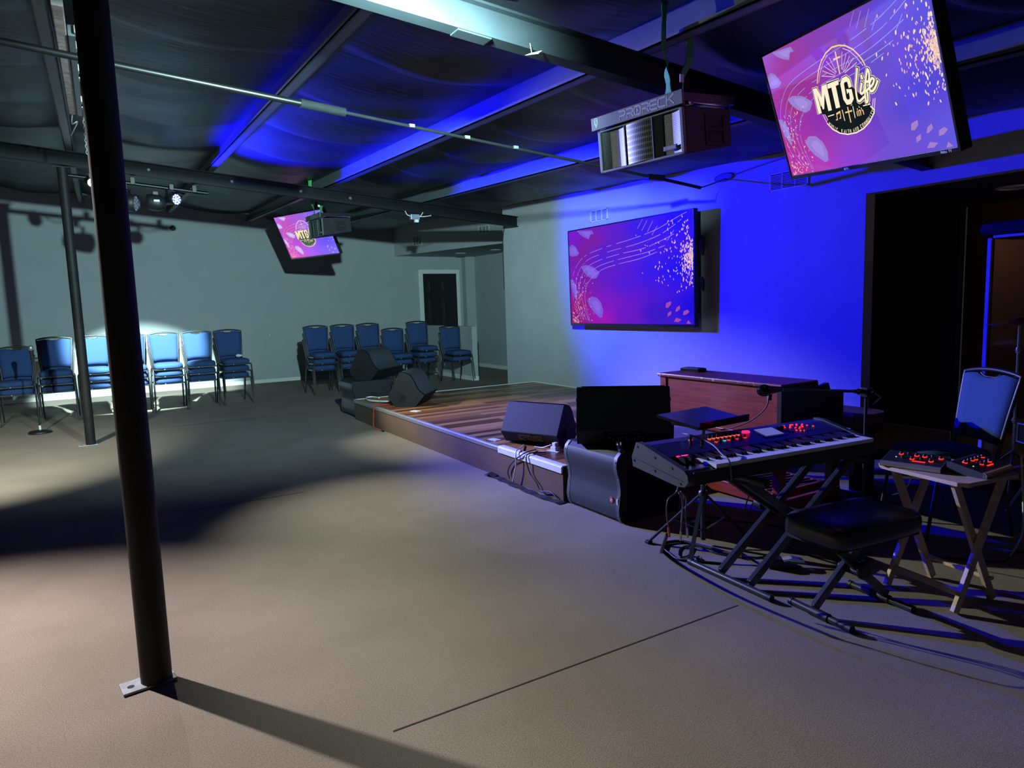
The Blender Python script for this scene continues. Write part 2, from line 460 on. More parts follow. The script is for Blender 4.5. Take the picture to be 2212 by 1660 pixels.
fl = MB()
fl.bx(-8, 9.2, -2.5, YB + .2, -.12, 0)
for y, x0, x1 in ((2.117, .74, 2.47), (5.49, .42, 1.28), (9.88, .42, 2.76)):
    fl.bx(x0, x1, y - .0035, y + .0035, 0, .0012, 1)
struct(fl.build('floor', ['carpet', 'seam']))

w = MB(); w.bx(-8, 8, YB, YB + .15, 0, 4.6); struct(w.build('wall_back', 'wall'))
w = MB(); w.bx(XR, XR + .13, 3.494, 9.55, 0, 3.3); w.bx(XR, XR + .13, -2.5, 3.494, 2.285, 3.3)
struct(w.build('wall_right', 'wallr'))
w = MB(); w.bx(7.72, 7.85, 9.55, YB, 0, 3.3); struct(w.build('wall_alcove', 'wall'))
w = MB(); w.bx(7.475, 7.72, 14.52, YB, 0, 2.63); struct(w.build('wall_pier', 'wall'))
# bulkhead over the alcove, its face running askew to the back wall
w = MB()
w.prism([(5.795, YB), (6.714, 11.408), (7.23, 9.55), (7.72, 9.55), (7.72, YB)], lambda u, v, q: (u, v, q), 2.624, 3.7)
struct(w.build('wall_bulkhead', 'wall'))
w = MB(); w.bx(6.13, 6.24, 11.74, 14.4, 0, 1.058); struct(w.build('wall_half', 'wall'))
# the dark room beyond the opening
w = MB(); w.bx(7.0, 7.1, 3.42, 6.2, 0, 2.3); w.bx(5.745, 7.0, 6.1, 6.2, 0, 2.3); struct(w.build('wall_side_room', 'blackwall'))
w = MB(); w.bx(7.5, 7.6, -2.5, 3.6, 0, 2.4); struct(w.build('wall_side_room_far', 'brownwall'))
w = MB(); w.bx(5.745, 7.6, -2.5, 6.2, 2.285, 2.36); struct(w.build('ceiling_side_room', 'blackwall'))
for nm, a in (('baseboard_back', (-8, 7.47, YB - .016, YB, 0, .075)), ('baseboard_alcove', (7.704, 7.72, 9.55, 14.52, 0, .085)),
              ('baseboard_half', (6.112, 6.13, 11.722, 14.4, 0, .085)), ('baseboard_half_end', (6.13, 6.24, 11.722, 11.74, 0, .085)),
              ('baseboard_side_room', (6.984, 7.0, 3.42, 6.1, 0, .09))):
    b = MB(); b.bx(*a); struct(b.build(nm, 'whitep', bevel=.004))
b = MB(); b.bx(XR - .012, XR, 4.4, 8.78, .262, .275); struct(b.build('trim_1', 'whitep'))

# six-panel door at the end of the back wall
d = MB(); d.bx(6.449, 7.306, YB - .03, YB - .001, .01, 2.224)
dw = .857
for x0, x1 in ((.115, .385), (.472, .742)):
    for z0, z1 in ((.22, .86), (1.0, 1.66), (1.79, 2.06)):
        for q in range(2):
            i = q * .035
            d.bx(6.449 + x0 + i, 6.449 + x1 - i, YB - .03 - (.004 if q == 0 else .012), YB - .03, z0 + i, z1 - i)
door = struct(d.build('door_1', 'blackdoor', bevel=.006))
t = MB()
t.bx(6.345, 6.449, YB - .04, YB - .001, 0, 2.32); t.bx(7.306, 7.392, YB - .04, YB - .001, 0, 2.32); t.bx(6.449, 7.306, YB - .04, YB - .001, 2.224, 2.32)
t.build('door_trim', 'whitep', door, bevel=.008)

# ceiling: black foil-faced blanket sagging between the purlins, lapped strip over strip
PX = [-4.36, -2.945, -1.528, -.11, 1.31, 2.725, 4.14, 5.615]
c = MB()
ys = [-1.5 + .075 * i for i in range(218)]
cols = []
for bi in range(len(PX) - 1):
    x0, x1 = PX[bi], PX[bi + 1]
    off = .37 * bi
    n = 12
    base = len(c.v)
    vs = []
    for y in ys:
        s_ = ((y + off) / 1.18) % 1.0
        lap = s_ ** 1.6
        for k in range(n + 1):
            t_ = k / n
            x = x0 + (x1 - x0) * t_
            a = math.sin(PI * t_)
            sag = a * (.03 + .075 * lap) + .006 * math.sin(9 * y + 5 * t_ + bi) * a
            vs.append((x, y + .12 * a * (1 if bi % 2 else .7), zb(x, y) + .345 - sag))
    fs = [(j * (n + 1) + k, (j + 1) * (n + 1) + k, (j + 1) * (n + 1) + k + 1, j * (n + 1) + k + 1) for j in range(len(ys) - 1) for k in range(n)]
    c.add(vs, fs, 0, True)
struct(c.build('ceiling', 'fabric'))
c = MB()
c.add([(-8, -2.5, 4.5), (9, -2.5, 3.4), (9, YB + .2, 4.2), (-8, YB + .2, 5.2)], [(0, 1, 2, 3)])
struct(c.build('ceiling_roof_deck', 'blackwall'))

# purlins (channels along the room) and the two main beams (I sections across it)
for i, x in enumerate(PX[1:7]):
    p = MB()
    y0, y1 = -1.4, YB - .01
    def P(u, v, q): return (x + u, q, zb(x, q) + .171 + v)
    for (a, b_, c_, d_) in ((0, .012, 0, .2), (-.07, .012, 0, .012), (-.07, .012, .188, .2), (-.07, -.058, 0, .03)):
        p.prism([(a, c_), (b_, c_), (b_, d_), (a, d_)], P, y0, y1)
    o = p.build('ceiling_channel', 'purlin')
    lab = ['outermost painted steel ceiling channel off toward the left', 'steel ceiling channel second from left, out past the fixture side',
           'grey steel ceiling channel carrying the pale strip fixture', 'grey steel ceiling channel slanting up to the bright lamp glow',
           'grey steel ceiling channel with the green slings looped over it', 'steel ceiling channel closest to the blue-lit wall, glowing blue'][i]
    tag(o, lab, 'ceiling channel', 'sloping ceiling channels')
def ibeam(y, lab, mt='steel'):
    p = MB()
    x0, x1 = -7.5, XR - .003
    h = .155
    for (a, b_, c_, d_) in ((-.045, .045, 0, .012), (-.045, .045, h - .012, h), (-.006, .006, .012, h - .012)):
        p.prism([(a, c_), (b_, c_), (b_, d_), (a, d_)], lambda u, v, q: (q, y + u, zb(q, y) + v), x0, x1)
    t = thing('ceiling_beam', lab, 'beam', (0, 0, 0))
    p.build('i_section', mt, t)
    return t
fb = ibeam(9.115, 'dark steel I-beam crossing the room above the row of stage lights')
for x in (.62, 1.52, 2.35, 3.0):
    b = MB(); z = zb(x, 9.07) + .085
    b.lathe([(.02, 0), (.02, .006), (.007, .006), (.007, .012)], (x, 9.108, z), (0, -1, 0), 14)
    b.build('bolt_washer', 'galv', fb)
nb = ibeam(2.995, 'dark steel I-beam crossing overhead in front, beside the lamp glow', 'steel_lit')
b = MB(); b.bx(1.66, 1.8, 2.955, 3.035, 0, 0); z = zb(1.73, 3) - .004
b = MB(); b.box((1.62, 2.995, zb(1.62, 3) - .005), (.18, .085, .008), Matrix.Rotation(R(4.8), 3, 'Y'))
b.build('splice_plate', 'steel_lit', nb, bevel=.002)

# posts
def post(x, y, r, lab, plate_dx, pr):
    t = thing('support_post', lab, 'post', (x, y, 0), 0, 'round black support posts')
    p = MB(); h = zb(x, y) - .03
    p.cyl((0, 0, .01), (0, 0, h), r, 32); p.build('pole', 'post', t)
    q = MB(); q.box((-.03, 0, .006), (.19, .1, .01), Matrix.Rotation(pr, 3, 'Z'))
    pl = q.build('base_plate', 'plate', t, bevel=.002)
    for sx in (-1, 1):
        e = MB(); v = Matrix.Rotation(pr, 3, 'Z') @ Vector((-.025 + sx * .067, 0, 0))
        e.cyl((v.x, v.y, .0112), (v.x, v.y, .0118), .013, 16); e.build('bolt_hole', 'dark', pl)
    q = MB(); q.box((0, 0, h + .006), (.16, .09, .01)); q.build('top_plate', 'post', t)
    return t
post(.066, 2.958, .0565, 'thick round black post up front, its shadow crossing the carpet', 0, R(8))
post(-.224, 9.116, .0505, 'thinner-looking round black post farther back, before the chair row', 0, R(4))

# conduit across the ceiling with clips
def pz(x): return 2.932 - .0853 * x
M['conduit'] = pm('conduit_dark', '#1d2324', .8, spec=.1)
t = thing('ceiling_conduit', 'thin conduit running across below the ceiling channels toward the blue wall', 'conduit', (0, 0, 0))
b = MB(); b.cyl((-7, 4.78, pz(-7)), (1.30, 4.74, pz(1.3)), .021, 10); b.build('thick_pipe', 'rigblk', t)
b = MB(); b.cyl((1.30, 4.74, pz(1.3)), (4.35, 4.76, pz(4.35)), .0115, 10); b.build('thin_pipe', 'conduit', t)
b = MB(); b.cyl((1.26, 4.74, pz(1.26)), (1.56, 4.74, pz(1.56)), .03, 10); b.build('pipe_coupling', 'conduit', t)
for x in (1.42, 2.05, 2.5, 2.93, 3.9):
    b = MB(); b.box((x, 4.745, pz(x) + .004), (.04, .03, .022))
    b.build('pipe_clip', 'galv', t)
b = MB(); b.box((4.42, 4.76, pz(4.42)), (.2, .05, .05)); b.cyl((4.5, 4.76, pz(4.5)), (4.95, 4.72, pz(4.95) - .02), .016, 8); b.build('junction', 'rigblk', t, bevel=.004)
b = MB(); b.tube(bez([(4.95, 4.72, 2.49), (5.2, 4.85, 2.55), (5.6, 5.0, 2.66)]), .007, 6); b.build('wire', 'cablegrey', t)
t = thing('junction_plate', 'grey oval junction plate high on the blue-lit wall with a wire', 'junction plate', (XR, 5.02, 2.68))
b = MB(); b.lathe([(.1, 0), (.1, .012), (.08, .02)], (0, 0, 0), (-1, 0, 0), 20); b.v = [(x, y * 1.35, z * .42) for x, y, z in b.v]; b.build('plate', 'grey', t)
b = MB(); b.tube(bez([(-.008, -.1, .0), (-.008, -.4, .03), (-.008, -.8, .06), (-.008, -1.9, .12)]), .006, 6); b.build('wire', 'cablegrey', t)

# pale strip fixture along a purlin
t = thing('strip_fixture', 'pale strip fixture with cracked cover fixed along a ceiling channel', 'strip fixture', (0, 0, 0))
def fz(y, d=0): return zb(-.05, y) + .14 + d
b = MB(); b.bar((-.055, 4.3, fz(4.3)), (-.055, 6.9, fz(6.9)), .055, .05); b.build('cover', 'ins', t, bevel=.006)
b = MB(); b.bar((-.005, 4.75, fz(4.75)), (-.005, 6.9, fz(6.9)), .035, .06); b.build('channel', 'purlin', t, bevel=.003)
for y in (4.75, 5.05, 5.55, 5.75, 6.45, 6.65):
    b = MB(); b.box((.045, y, fz(y)), (.075, .07, .045)); b.build('bracket', 'ins', t, bevel=.006)
b = MB(); b.tube(bez([(-.055, 6.9, fz(6.9)), (-.07, 7.15, fz(7.1) - .05), (-.03, 7.3, fz(7.2)), (-.09, 7.6, fz(7.4) - .06)]), .006, 6); b.build('cord', 'cablewhite', t)
t = thing('hanging_chain', 'short steel chain dangling by the pale strip fixture', 'chain', (.02, 7.3, 0))
b = MB()
for k in range(12):
    z = zb(0, 7.3) + .17 - k * .026
    b.tube([(math.cos(a) * .007 * (k % 2), math.cos(a) * .007 * (1 - k % 2), z + .017 * math.sin(a)) for a in [i * PI / 5 for i in range(10)]], .0025, 5, closed=True)
b.build('links', 'galv', t)
for i, (x, y) in enumerate(((1.93, 2.93),)):
    t = thing('paper_tag', 'torn white paper tag dangling beneath the overhead beam', 'paper tag', (x, y, zb(x, y) - .03))
    b = MB(); b.add([(-.05, 0, -.01), (.02, -.01, .005), (.05, .0, .028), (-.01, .012, .01)], [(0, 1, 2, 3)]); b.add([(-.05, 0, -.0105), (.02, -.01, .0045), (.05, .0, .0275), (-.01, .012, .0095)], [(3, 2, 1, 0)])
    b.build('paper', 'white', t)
    b = MB(); b.tube([(-.01, 0, .0), (-.02, 0, .05)], .0015, 5); b.build('string', 'cablewhite', t)

# vents, outlets, small wall things
def vent(lab, m, gw, gh, n, grp='wall air vents'):
    t = thing('air_vent', lab, 'air vent', (0, 0, 0), 0, grp)
    t.matrix_world = m
    b = MB()
    for x0, x1, z0, z1 in ((-gw/2, gw/2, gh/2 - .015, gh/2), (-gw/2, gw/2, -gh/2, -gh/2 + .015), (-gw/2, -gw/2 + .015, -gh/2, gh/2), (gw/2 - .015, gw/2, -gh/2, gh/2), (-gw/6 - .005, -gw/6 + .005, -gh/2, gh/2), (gw/6 - .005, gw/6 + .005, -gh/2, gh/2)):
        b.bx(x0, x1, -.014, 0, z0, z1)
    b.build('frame', 'whitep', t, bevel=.002)
    b = MB(); b.bx(-gw/2 + .01, gw/2 - .01, -.003, -.001, -gh/2 + .01, gh/2 - .01); b.build('duct_opening', 'dark', t)
    b = MB()
    for k in range(n):
        z = -gh/2 + .02 + (gh - .04) * (k + .5) / n
        b.box((0, -.008, z), (gw - .03, .012, .004), Matrix.Rotation(R(35), 3, 'X'))
    b.build('slats', 'whitep', t)
    return t
def wallm(x, y, z): return Matrix.Translation((x, y, z)) @ Matrix.Rotation(R(-90), 4, 'Z')
vent('white slatted air vent on the right wall above the large screen', wallm(XR, 7.09, 2.56), .35, .15, 9)
vent('slatted air vent under the corner of the tilted screen on the blue wall', wallm(XR, 4.25, 2.53), .42, .17, 9)
hv = math.atan2(11.408 - YB, 6.714 - 5.795)
def hm(x, y, z): return Matrix.Translation((x, y, z)) @ Matrix.Rotation(hv, 4, 'Z')
vent('stained dark air vent on the bulkhead, closer to the door', hm(6.02, 13.905, 2.89), .3, .2, 7)
vent('pale air vent on the bulkhead, closer to the beam end', hm(6.575, 11.91, 2.93), .3, .15, 7)
for i, (x, y, l) in enumerate(((6.95, 13.7, 'round recessed ceiling light above the black door'), (7.3, 12.75, 'round recessed ceiling light of the alcove, nearer the wall edge'))):
    t = thing('recessed_downlight', l, 'ceiling light', (x, y, 2.622), 0, 'recessed alcove lights')
    b = MB(); b.lathe([(.115, 0), (.115, -.012), (.09, -.014), (.085, -.004)]); b.build('trim_ring', 'whitep', t)
    b = MB(); b.lathe([(.085, -.003), (.085, -.006)]); b.build('diffuser', 'disc', t)
t = thing('recessed_downlight', 'round recessed ceiling light inside the dark side room', 'ceiling light', (6.53, 2.79, 2.283))
b = MB(); b.lathe([(.13, 0), (.13, -.012), (.1, -.014), (.095, -.004)]); b.build('trim_ring', 'whitep', t)
b = MB(); b.lathe([(.095, -.003), (.095, -.006)]); b.build('diffuser', 'disc', t)
t = thing('cover_disc', 'small round black cover high on the grey back wall', 'wall cover', (1.324, YB, 3.113))
b = MB(); b.lathe([(.05, 0), (.05, .02), (.035, .03)], (0, 0, 0), (0, -1, 0), 20); b.build('cap', 'blk', t)
b = MB(); b.lathe([(.012, .03), (.012, .034)], (0, 0, 0), (0, -1, 0), 10); b.build('screw', 'grey', t)
t = thing('socket_plug', 'tiny white plug low on the grey back wall', 'wall plug', (2.968, YB, .987))
b = MB(); b.lathe([(.012, 0), (.012, .008), (.006, .012)], (0, 0, 0), (0, -1, 0), 12); b.build('plug', 'white', t)
t = thing('junction_box', 'grey junction box with a white socket below the far beam', 'junction box', (3.9, 9.07, zb(3.9, 9.07) - .06))
b = MB(); b.box((0, 0, 0), (.13, .06, .075)); b.build('box', 'galv', t, bevel=.006)
b = MB(); b.box((.02, -.01, -.055), (.055, .05, .04)); b.build('socket', 'white', t, bevel=.005)
for p in ([(-.06, 0, .01), (-.11, 0, .03), (-.14, 0, .08)], [(.06, 0, .01), (.14, -.01, .012), (.25, -.01, .03)], [(.06, 0, -.01), (.1, 0, .03), (.13, 0, .07)]):
    b = MB(); b.tube(bez(p), .006, 6); b.build('wire', 'cablewhite', t)
t = thing('corner_cable', 'thin black cable hanging down the corner edge of the stage wall', 'cable', (XR - .01, 9.5, 0))
b = MB(); b.tube(bez([(-.12, -.35, 2.72), (-.02, -.05, 2.66), (.0, .055, 2.4), (.003, .058, 1.9), (.0, .057, 1.7)]), .006, 6); b.build('cord', 'rubber', t)

# ------------------------------------------------------------------ stage
t = thing('stage_platform', 'low stage with plank floor and brown carpeted sides', 'stage', (2.785, 3.99, 0))
b = MB(); b.bx(0, 2.828, 0, 4.79, 0, .246); b.build('carpeted_riser', 'riser', t)
b = MB(); b.bx(.004, 2.828, 0, 4.79, .246, .262); b.build('plank_floor', 'planks', t)
b = MB()
b.prism([(-.008, .225), (.03, .225 + .0375), (.03, .2665), (.004, .2665), (-.008, .258)], lambda u, v, q: (u, q, v), .93, 4.79); b.build('nosing', 'nosing', t, bevel=.002)
b = MB()
b.prism([(-.014, .215), (-.008, .215), (.05, .2635), (.05, .272), (.0, .272), (-.014, .262)], lambda u, v, q: (u, q, v), .0, .93); b.build('white_nosing', 'whitep', t, bevel=.003)
b = MB(); b.bx(.0, 2.828, 4.785, 4.797, .235, .268); b.build('rear_nosing', 'whitep', t)
ART = {'M':[[310,618],[336,617],[356,541],[373,617],[405,616],[401,427],[378,428],[379,559],[354,452],[345,452],[330,569],[332,428],[309,430]],'T':[[409,615],[480,617],[479,584],[459,583],[456,429],[429,430],[430,582],[407,582]],'Gs':[[541,554],[540,587],[530,603],[510,601],[499,581],[495,476],[504,448],[523,445],[536,463],[537,518],[524,519]],'l':[[602,639],[591,597],[572,525],[566,454],[573,430],[588,435],[605,447]],'i':[[609,536],[595,495],[595,475],[607,478],[624,504]],'idot':[[617,586],[618,570]],'f':[[636,542],[649,537],[660,583],[656,612],[642,575],[622,504],[613,444],[612,410],[622,416],[629,462],[628,482],[646,495]],'e':[[646,495],[667,510],[678,536],[668,548],[652,524],[645,487],[653,468],[672,480],[694,518]],'arch':[[347,648],[357,681],[376,733],[406,784],[442,821],[486,841],[530,833],[566,811],[599,773],[627,716],[640,678],[646,646]],'archL':[[358,648],[379,706],[415,771],[448,802]],'archR':[[547,804],[580,770],[609,716],[635,647]],'cross':[[[500,799],[498,656]],[[481,759],[519,759]]],'rays':[[[458,780],[480,670]],[[435,766],[476,670]],[[415,741],[472,662]],[[399,714],[468,651]],[[388,682],[465,644]],[[538,784],[514,676]],[[558,761],[519,671]],[[574,737],[520,657]],[[593,716],[525,653]],[[605,681],[528,645]],[[562,703],[561,681]]],'bowl':[[349,438],[348,414],[361,365],[350,344],[376,292],[417,250],[463,228],[516,225],[563,241],[605,275],[640,327],[644,344],[629,374],[631,401],[545,437],[432,444]],'dash':[[[367,391],[406,392]],[[590,392],[628,390]]],'sep':[[[463,405],[464,330]],[[530,407],[529,330]]],'note':[[[421,350],[424,394],[448,402],[444,356]],[[423,387],[446,395]],[[413,350],[422,350]],[[436,354],[443,355]]],'cross2':[[[499,412],[498,308]],[[480,382],[518,382]]],'ppl':[[[552,384],[552,380]],[[564,395],[565,390]],[[575,381],[576,377]],[[550,369],[546,360],[546,337]],[[555,336],[557,366],[564,372],[568,365],[565,336]],[[576,368],[582,362],[582,337]]],'side':[[[335,414],[348,356]],[[348,413],[360,368]],[[651,416],[637,367]],[[661,416],[646,357]]],'txt':[[360,347],[383,305],[420,268],[467,249],[509,247],[552,259],[592,284],[620,314],[638,346]],'lines':[[[97,69],[40,188],[17,362],[30,520],[85,647],[171,729],[354,784],[563,825],[718,867],[811,909],[899,960],[967,991]],[[121,56],[71,188],[54,361],[73,518],[132,630],[216,693],[395,737],[592,769],[755,818],[846,872],[925,935]],[[144,43],[96,189],[84,347],[108,490],[178,601],[283,656],[457,695],[639,718],[763,761],[872,814]],[[168,31],[126,189],[114,333],[149,475],[235,572],[348,620],[518,654],[677,680],[808,723]],[[179,25],[149,176],[143,320],[184,448],[302,555],[455,599],[618,627],[752,672]]],'streak':[[[650,1001],[610,916]],[[683,973],[643,889]],[[725,961],[686,872]],[[756,906],[718,834]],[[872,846],[827,765]]],'petal':[[[82,998],[227,974],[242,932],[214,936],[195,889],[155,913],[116,949]],[[-15,747],[-11,837],[33,861],[69,828],[99,755],[76,731],[27,730]],[[113,612],[155,625],[224,598],[273,544],[284,525],[254,476],[219,469],[163,513],[129,566]],[[164,248],[201,286],[252,273],[290,215],[307,138],[297,67],[274,60],[218,124],[180,189]],[[-2,483],[34,474],[62,401],[68,308],[58,242],[33,309],[10,389]]],'leaf':[[[805,156],[812,197],[845,212],[844,180],[823,151]],[[873,117],[882,151],[904,171],[907,140],[886,117]],[[925,84],[930,118],[956,133],[969,113],[947,88]],[[820,66],[821,104],[847,122],[843,88],[827,76]],[[862,25],[881,60],[916,44],[894,20]],[[947,5],[960,40],[979,7]]]}

# ------------------------------------------------------------------ screens
def lerp_cols(anch, u, v):
    sw = 0; o = [0, 0, 0]
    for (a, b, c) in anch:
        wgt = 1 / ((u - a) ** 2 + (v - b) ** 2 + .004) ** 1.35
        sw += wgt
        for i in range(3): o[i] += c[i] * wgt
    return [x / sw for x in o]
def artwork(W, H, anch, gold, petalc, leafc, linec, logo, seed):
    """the picture shown on a screen, laid out on its face: x along the width, z up"""
    rnd = random.Random(seed)
    b = MB()
    fc = []                                   # one colour per face
    def fn(u, v, h=0): return ((u - .5) * W, -h, (v - .5) * H)
    nx, ny = 44, 26
    vc = {}
    vs = [fn(i / nx, j / ny) for j in range(ny + 1) for i in range(nx + 1)]
    fs = [(j * (nx + 1) + i, j * (nx + 1) + i + 1, (j + 1) * (nx + 1) + i + 1, (j + 1) * (nx + 1) + i) for j in range(ny) for i in range(nx)]
    b.add(vs, fs)
    vcol = [lerp_cols(anch, i / nx, j / ny) for j in range(ny + 1) for i in range(nx + 1)]
    fc += [None] * len(fs)
    def flush(c): fc.extend([c] * (len(b.f) - len(fc)))
    def poly(pts, c, h):
        n = len(pts); cx = sum(p[0] for p in pts) / n; cy = sum(p[1] for p in pts) / n
        b.add([fn(cx, cy, h)] + [fn(u, v, h) for u, v in pts], [(0, 1 + i, 1 + (i + 1) % n) for i in range(n)]); flush(c)
    def npoly(pts, c, h):
        b.add([fn(u, v, h) for u, v in pts], [tuple(range(len(pts)))]); flush(c)
    def clip(p): return (min(max(p[0], .002), .998), min(max(p[1], .002), .998))
    k = lambda L: [(p[0] / 1000, p[1] / 1000) for p in L]
    asp = W / H
    def st(L, wd, c, h):                       # stroke, width given in screen heights
        def f2(x, y, hh): return fn(min(max(x / asp, .001), .999), min(max(y, .001), .999), hh)
        b.strokes([[(u * asp, v) for u, v in L]], f2, wd, 0, h); flush(c)
    for i, L in enumerate(ART['petal']):
        P = k(L); poly([clip(p) for p in P], petalc, .0004)
        cx = sum(p[0] for p in P) / len(P); cy = sum(p[1] for p in P) / len(P)
        poly([clip((cx + (p[0] - cx) * .55 + .006, cy + (p[1] - cy) * .6)) for p in P], [x * 1.22 for x in petalc], .0005)
    for L in ART['leaf']:
        P = k(L); poly([clip(p) for p in P], leafc, .0005)
    for L in ART['lines']:
        P = [tuple(q[:2]) for q in bez([(a, b_, 0) for a, b_ in k(L)], 5)]
        for i in range(len(P) - 1):
            if rnd.random() < .12: continue
            st([P[i], P[i + 1]], .0042 + .003 * P[i][0] * rnd.random(), linec, .0006)
    for L in ART['streak']: st(k(L), .005, linec, .0006)
    def seed_(u, v, a, l, c):
        ca, sa = math.cos(a), math.sin(a)
        pts = []
        for q in range(6):
            t = q * PI / 3
            x, y = math.cos(t) * l, math.sin(t) * l * .45
            pts.append(clip((u + (x * ca - y * sa) / asp, v + x * sa + y * ca)))
        b.add([fn(p[0], p[1], .0007) for p in pts], [tuple(range(6))]); flush(c)
    for i in range(360):
        r = abs(rnd.gauss(0, 1)); a = rnd.uniform(PI * .5, PI * 1.5)
        u = .995 + math.cos(a) * .14 * r * (1 if i > 150 else .3); v = .6 + math.sin(a) * .19 * r * (1 if i > 150 else .75)
        if not (.5 < u < .999 and .26 < v < .99): continue
        seed_(u, v, rnd.uniform(.9, 2.2), rnd.uniform(.007, .016), gold[rnd.randrange(3)])
    for i in range(150):
        t = rnd.random()
        u = .012 + abs(rnd.gauss(0, .075)) + .05 * t * rnd.random(); v = .01 + .5 * t ** 1.7 + rnd.uniform(-.02, .03)
        if u > .24 or v < .004: continue
        seed_(u, v, rnd.uniform(.8, 2.6), rnd.uniform(.004, .011), gold[rnd.randrange(3)])
    if logo:
        cream, dark, pale, og = logo
        A = ART
        poly(k(A['bowl']), dark, .0012)
        bw = k(A['bowl'])
        st(bw[3:13], .0095, cream, .0016)
        letters = [k(A['M']), k(A['T'])]
        script = [k(A[n_]) for n_ in ('l', 'i', 'idot', 'f', 'e')]
        script = [[tuple(q[:2]) for q in bez([(a, b_, 0) for a, b_ in L], 4)] for L in script]
        gs = k(A['Gs'])
        for wd, c, h in ((.019, cream, .0018), (.0115, dark, .0022)):
            for L in letters: st(L + [L[0], L[1]], wd, c, h)
            st(gs, .034 + wd, c, h)
            for L in script: st(L, .0185 + wd, c, h)
        for L in letters: npoly(L, dark, .0021)
        npoly([(.31, .43), (.4, .6), (.52, .6), (.6, .45), (.52, .42), (.38, .4)], dark, .00215)
        for L in letters: npoly(L, cream, .0026)
        st(gs, .034, cream, .0026)
        for L in script: st(L, .0175, cream, .003)
        st(k(A['arch']), .0105, og, .0012); st(k(A['archL']), .0042, pale, .0012); st(k(A['archR']), .005, pale, .0012)
        for q, L in enumerate(A['cross']): st(k(L), .0125 - .001 * q, og, .0014)
        for L in A['rays']: st(k(L), .0045, pale, .0012)
        for L in A['side']: st(k(L), .007, pale, .0012)
        for L in A['dash'] + A['sep']: st(k(L), .0068, cream, .0016)
        for L in A['note'] + A['ppl']: st(k(L), .0075, og, .0016)
        for L in A['cross2']: st(k(L), .0105, og, .0017)
        path = [tuple(q[:2]) for q in bez([(a, b_, 0) for a, b_ in k(A['txt'])], 10)]
        d = [0]
        for i in range(1, len(path)): d.append(d[-1] + math.hypot((path[i][0] - path[i-1][0]) * asp, path[i][1] - path[i-1][1]))
        txt = 'MUSIC, FAITH AND COMMUNITY'
        for ci, ch in enumerate(txt):
            s0 = d[-1] * (ci + .5) / len(txt)
            i = next(j for j in range(len(d)) if d[j] >= s0)
            p, q = path[max(i - 1, 0)], path[i]
            a = math.atan2(q[1] - p[1], (q[0] - p[0]) * asp)
            ca, sa = math.cos(a), math.sin(a)
            ww = .0115 if ch not in 'I,' else .006; hh = .0235
            for L in GL[ch]:
                st([(q[0] + ((x - .5) * ww * ca - (y - .5) * hh * sa) / asp, q[1] + (x - .5) * ww * sa + (y - .5) * hh * ca) for x, y in L], .0036, cream, .0018)
    return b, vcol, fc
def finish_art(b, vcol, fc, name, mat_, parent):
    o = b.build(name, mat_, parent)
    me = o.data
    ca = me.color_attributes.new('Col', 'FLOAT_COLOR', 'CORNER')
    i = 0
    for p in me.polygons:
        c = fc[p.index]
        for li in p.loop_indices:
            x = vcol[me.loops[li].vertex_index] if c is None else c
            ca.data[li].color = (x[0], x[1], x[2], 1)
    return o
M['scr1'] = screen_mat('screen_glow_hanging', 1.0)
M['scr2'] = screen_mat('screen_glow_wall', 1.0)
def tv(name, label, W, H, mat4, anch, gold, petalc, leafc, linec, logo, seed, scr, bez_=.012, thick=.05, chin=.02, marks=None, kind='hang'):
    t = thing(name, label, 'television', (0, 0, 0))
    t.matrix_world = mat4
    b = MB(); b.bx(-W/2 - bez_, W/2 + bez_, .004, thick, -H/2 - chin, H/2 + bez_); b.build('housing', 'blk', t, bevel=.006)
    b = MB(); b.bx(-W * .3, W * .3, thick, thick + .03, -H * .4, H * .1); b.build('rear_cover', 'blk', t, bevel=.01)
    b = MB()
    for a in ((-W/2 - bez_, -W/2, -H/2 - chin, H/2 + bez_), (W/2, W/2 + bez_, -H/2 - chin, H/2 + bez_), (-W/2, W/2, H/2, H/2 + bez_), (-W/2, W/2, -H/2 - chin, -H/2)):
        b.bx(a[0], a[1], -.006, .004, a[2], a[3])
    b.build('bezel', 'blkgloss', t, bevel=.002)
    A = artwork(W, H, anch, gold, petalc, leafc, linec, logo, seed)
    finish_art(*A, 'screen', scr, t)
    if marks:
        for (txt, x, h) in marks:
            b = MB(); b.strokes(text_lines(txt, x, -H/2 - chin * .72, h, h * .62, h * .28), lambda u, v, q: (u, -.0075, v), h * .16)
            b.build('brand_mark', 'white', t)
    return t
def eul(p, yaw, pitch, roll):
    m = Matrix.Rotation(yaw, 4, 'Z') @ Matrix.Rotation(pitch, 4, 'X') @ Matrix.Rotation(roll, 4, 'Y')
    m.translation = p
    return m
def A_(L): return [(u, v, S(c)) for u, v, c in L]
anchH = A_([(0, .98, '#a05ad2'), (.03, .8, '#a04cc8'), (.09, .78, '#a8327e'), (.2, .9, '#9d3c9a'), (.25, .7, '#9c2f94'), (.14, .55, '#a8306e'), (.4, .9, '#8a40b4'), (.55, .95, '#7a46b8'), (.8, .95, '#5e48c4'), (1, .8, '#4a44c8'),
            (.02, .5, '#a034c4'), (.3, .4, '#8e2fb0'), (.5, .5, '#6f3fc0'), (.7, .6, '#563fc8'), (.9, .4, '#4238c8'), (1, .1, '#5a52d2'), (.7, .1, '#6848d0'), (.45, .1, '#8a44d0'), (.25, .06, '#b03aae'), (.08, .2, '#b4309a'), (.1, .02, '#c02a90'), (.8, .3, '#4a3cd0')])
